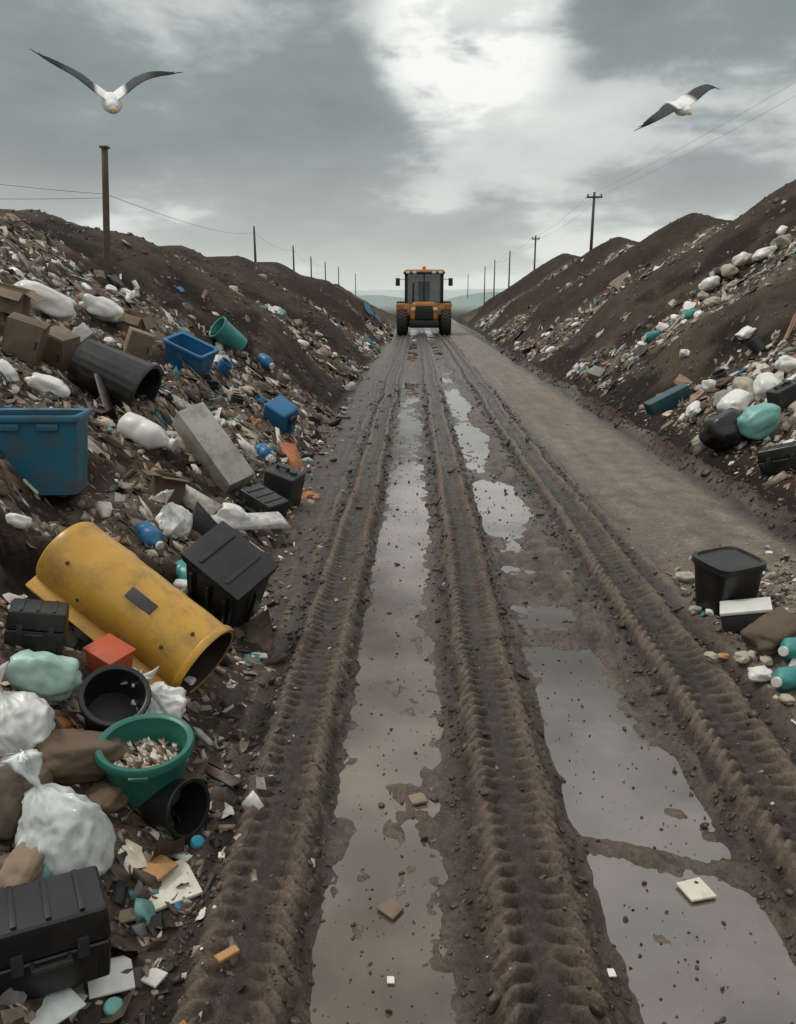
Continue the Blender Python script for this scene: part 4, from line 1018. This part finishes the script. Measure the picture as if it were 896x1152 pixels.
gull("gull",c,.97,[(-.14,.03,.12),(-.30,.06,.24),(-.46,.0,.28),(-.66,-.14,.27)],[(.14,.03,.12),(.31,.06,.26),(.47,.0,.33),(.63,-.14,.38)],(-28,2,200),"white gull with dark wings spread wide in flight")
c=Vector((0,0,CAMH))+cdir(766,122)*11.5
gull("gull",c,.95,[(-.14,.02,.14),(-.28,.04,.29),(-.44,.0,.34),(-.66,-.10,.31)],[(.14,.03,.01),(.28,.04,-.09),(.40,.0,-.20),(.52,-.08,-.34)],(-28,0,206),"dark winged gull banking in flight")

# ================================================================== world + sun
w=bpy.data.worlds.new("World"); scene.world=w; w.use_nodes=True
N=w.node_tree.nodes; L=w.node_tree.links; N.clear()
out=N.new('ShaderNodeOutputWorld'); bg=N.new('ShaderNodeBackground'); bg.inputs['Strength'].default_value=.1; L.new(bg.outputs[0],out.inputs[0])
sky=N.new('ShaderNodeTexSky'); sky.sky_type='NISHITA'; sky.sun_disc=False; sky.sun_elevation=rad(58); sky.sun_rotation=rad(-70); sky.dust_density=4
tc=N.new('ShaderNodeTexCoord'); sp=N.new('ShaderNodeSeparateXYZ'); L.new(tc.outputs['Generated'],sp.inputs[0])
def MT(op,a,b=None,c=None,clamp=False):
    n=N.new('ShaderNodeMath'); n.operation=op; n.use_clamp=clamp
    for i,v in enumerate((a,b,c)):
        if v is None: continue
        if isinstance(v,(int,float)): n.inputs[i].default_value=v
        else: L.new(v,n.inputs[i])
    return n.outputs[0]
zc=MT('MAXIMUM',sp.outputs['Z'],0.0); den=MT('ADD',zc,.26)
cb=N.new('ShaderNodeCombineXYZ'); L.new(MT('DIVIDE',sp.outputs['X'],den),cb.inputs[0]); L.new(MT('DIVIDE',sp.outputs['Y'],den),cb.inputs[1]); cb.inputs[2].default_value=5.3
n1=N.new('ShaderNodeTexNoise'); n1.inputs['Scale'].default_value=1.35; n1.inputs['Detail'].default_value=8; n1.inputs['Roughness'].default_value=.48; n1.inputs['Distortion'].default_value=.15; L.new(cb.outputs[0],n1.inputs['Vector'])
n1b=N.new('ShaderNodeTexNoise'); n1b.inputs['Scale'].default_value=4.6; n1b.inputs['Detail'].default_value=8; n1b.inputs['Roughness'].default_value=.55; n1b.inputs['Distortion'].default_value=.3; L.new(cb.outputs[0],n1b.inputs['Vector'])
def smooth(v,a,b,lo,hi):
    r=N.new('ShaderNodeMapRange'); r.interpolation_type='SMOOTHSTEP'
    r.inputs['From Min'].default_value=a; r.inputs['From Max'].default_value=b; r.inputs['To Min'].default_value=lo; r.inputs['To Max'].default_value=hi
    L.new(v,r.inputs['Value']); return r.outputs[0]
def lobe(px,py,lo,amt):
    dt=N.new('ShaderNodeVectorMath'); dt.operation='DOT_PRODUCT'; dt.inputs[1].default_value=cdir(px,py).normalized(); L.new(tc.outputs['Generated'],dt.inputs[0])
    return smooth(dt.outputs['Value'],lo,1.0,0,amt)
v=MT('ADD',n1.outputs['Fac'],MT('MULTIPLY',MT('SUBTRACT',n1b.outputs['Fac'],.5),.34))
v=MT('ADD',v,lobe(530,45,.990,.20)); v=MT('ADD',v,lobe(330,120,.935,-.13)); v=MT('ADD',v,lobe(800,20,.985,-.08)); v=MT('ADD',v,lobe(90,60,.97,-.05))
v=MT('ADD',v,MT('MULTIPLY',sp.outputs['X'],.10))
base=smooth(v,.41,.54,.0,1.0)
v2=MT('MULTIPLY_ADD',base,.26,MT('MULTIPLY',v,.66))
v2=MT('ADD',v2,MT('MULTIPLY',lobe(528,40,.993,.55),smooth(n1b.outputs['Fac'],.40,.58,.2,1.0)))
v2=MT('ADD',v2,smooth(sp.outputs['Z'],.32,.60,0,.34))
v2=MT('ADD',v2,smooth(sp.outputs['Z'],.0,.17,.18,0))
rp=N.new('ShaderNodeValToRGB'); L.new(v2,rp.inputs['Fac'])
el=rp.color_ramp.elements; el[0].position=.14; el[0].color=(.180,.222,.222,1); el[1].position=1.0; el[1].color=(1.0,1.0,.97,1)
e=el.new(.28); e.color=(.250,.298,.296,1)
e=el.new(.42); e.color=(.365,.418,.412,1)
e=el.new(.60); e.color=(.555,.602,.585,1)
e=el.new(.78); e.color=(.80,.83,.80,1)
hzf=MT('POWER',MT('SUBTRACT',1.0,zc,None,True),11)
mh=N.new('ShaderNodeMix'); mh.data_type='RGBA'; L.new(MT('MULTIPLY',hzf,.92),mh.inputs['Factor']); L.new(rp.outputs['Color'],mh.inputs['A']); mh.inputs['B'].default_value=(.76,.78,.735,1)
sc=N.new('ShaderNodeVectorMath'); sc.operation='SCALE'; sc.inputs['Scale'].default_value=10; L.new(mh.outputs['Result'],sc.inputs[0])
mx=N.new('ShaderNodeMix'); mx.data_type='RGBA'; mx.inputs['Factor'].default_value=.95; L.new(sky.outputs[0],mx.inputs['A']); L.new(sc.outputs[0],mx.inputs['B'])
L.new(mx.outputs['Result'],bg.inputs['Color'])
sl=bpy.data.lights.new("sun",'SUN'); sl.energy=1.4; sl.angle=rad(12); sl.color=(1,.95,.88)
so=bpy.data.objects.new("sun",sl); COL.objects.link(so)
el_,az=rad(58),rad(-70)
sd=Vector((math.sin(az)*math.cos(el_),math.cos(az)*math.cos(el_),math.sin(el_)))
so.rotation_euler=sd.to_track_quat('Z','Y').to_euler()
print("done")
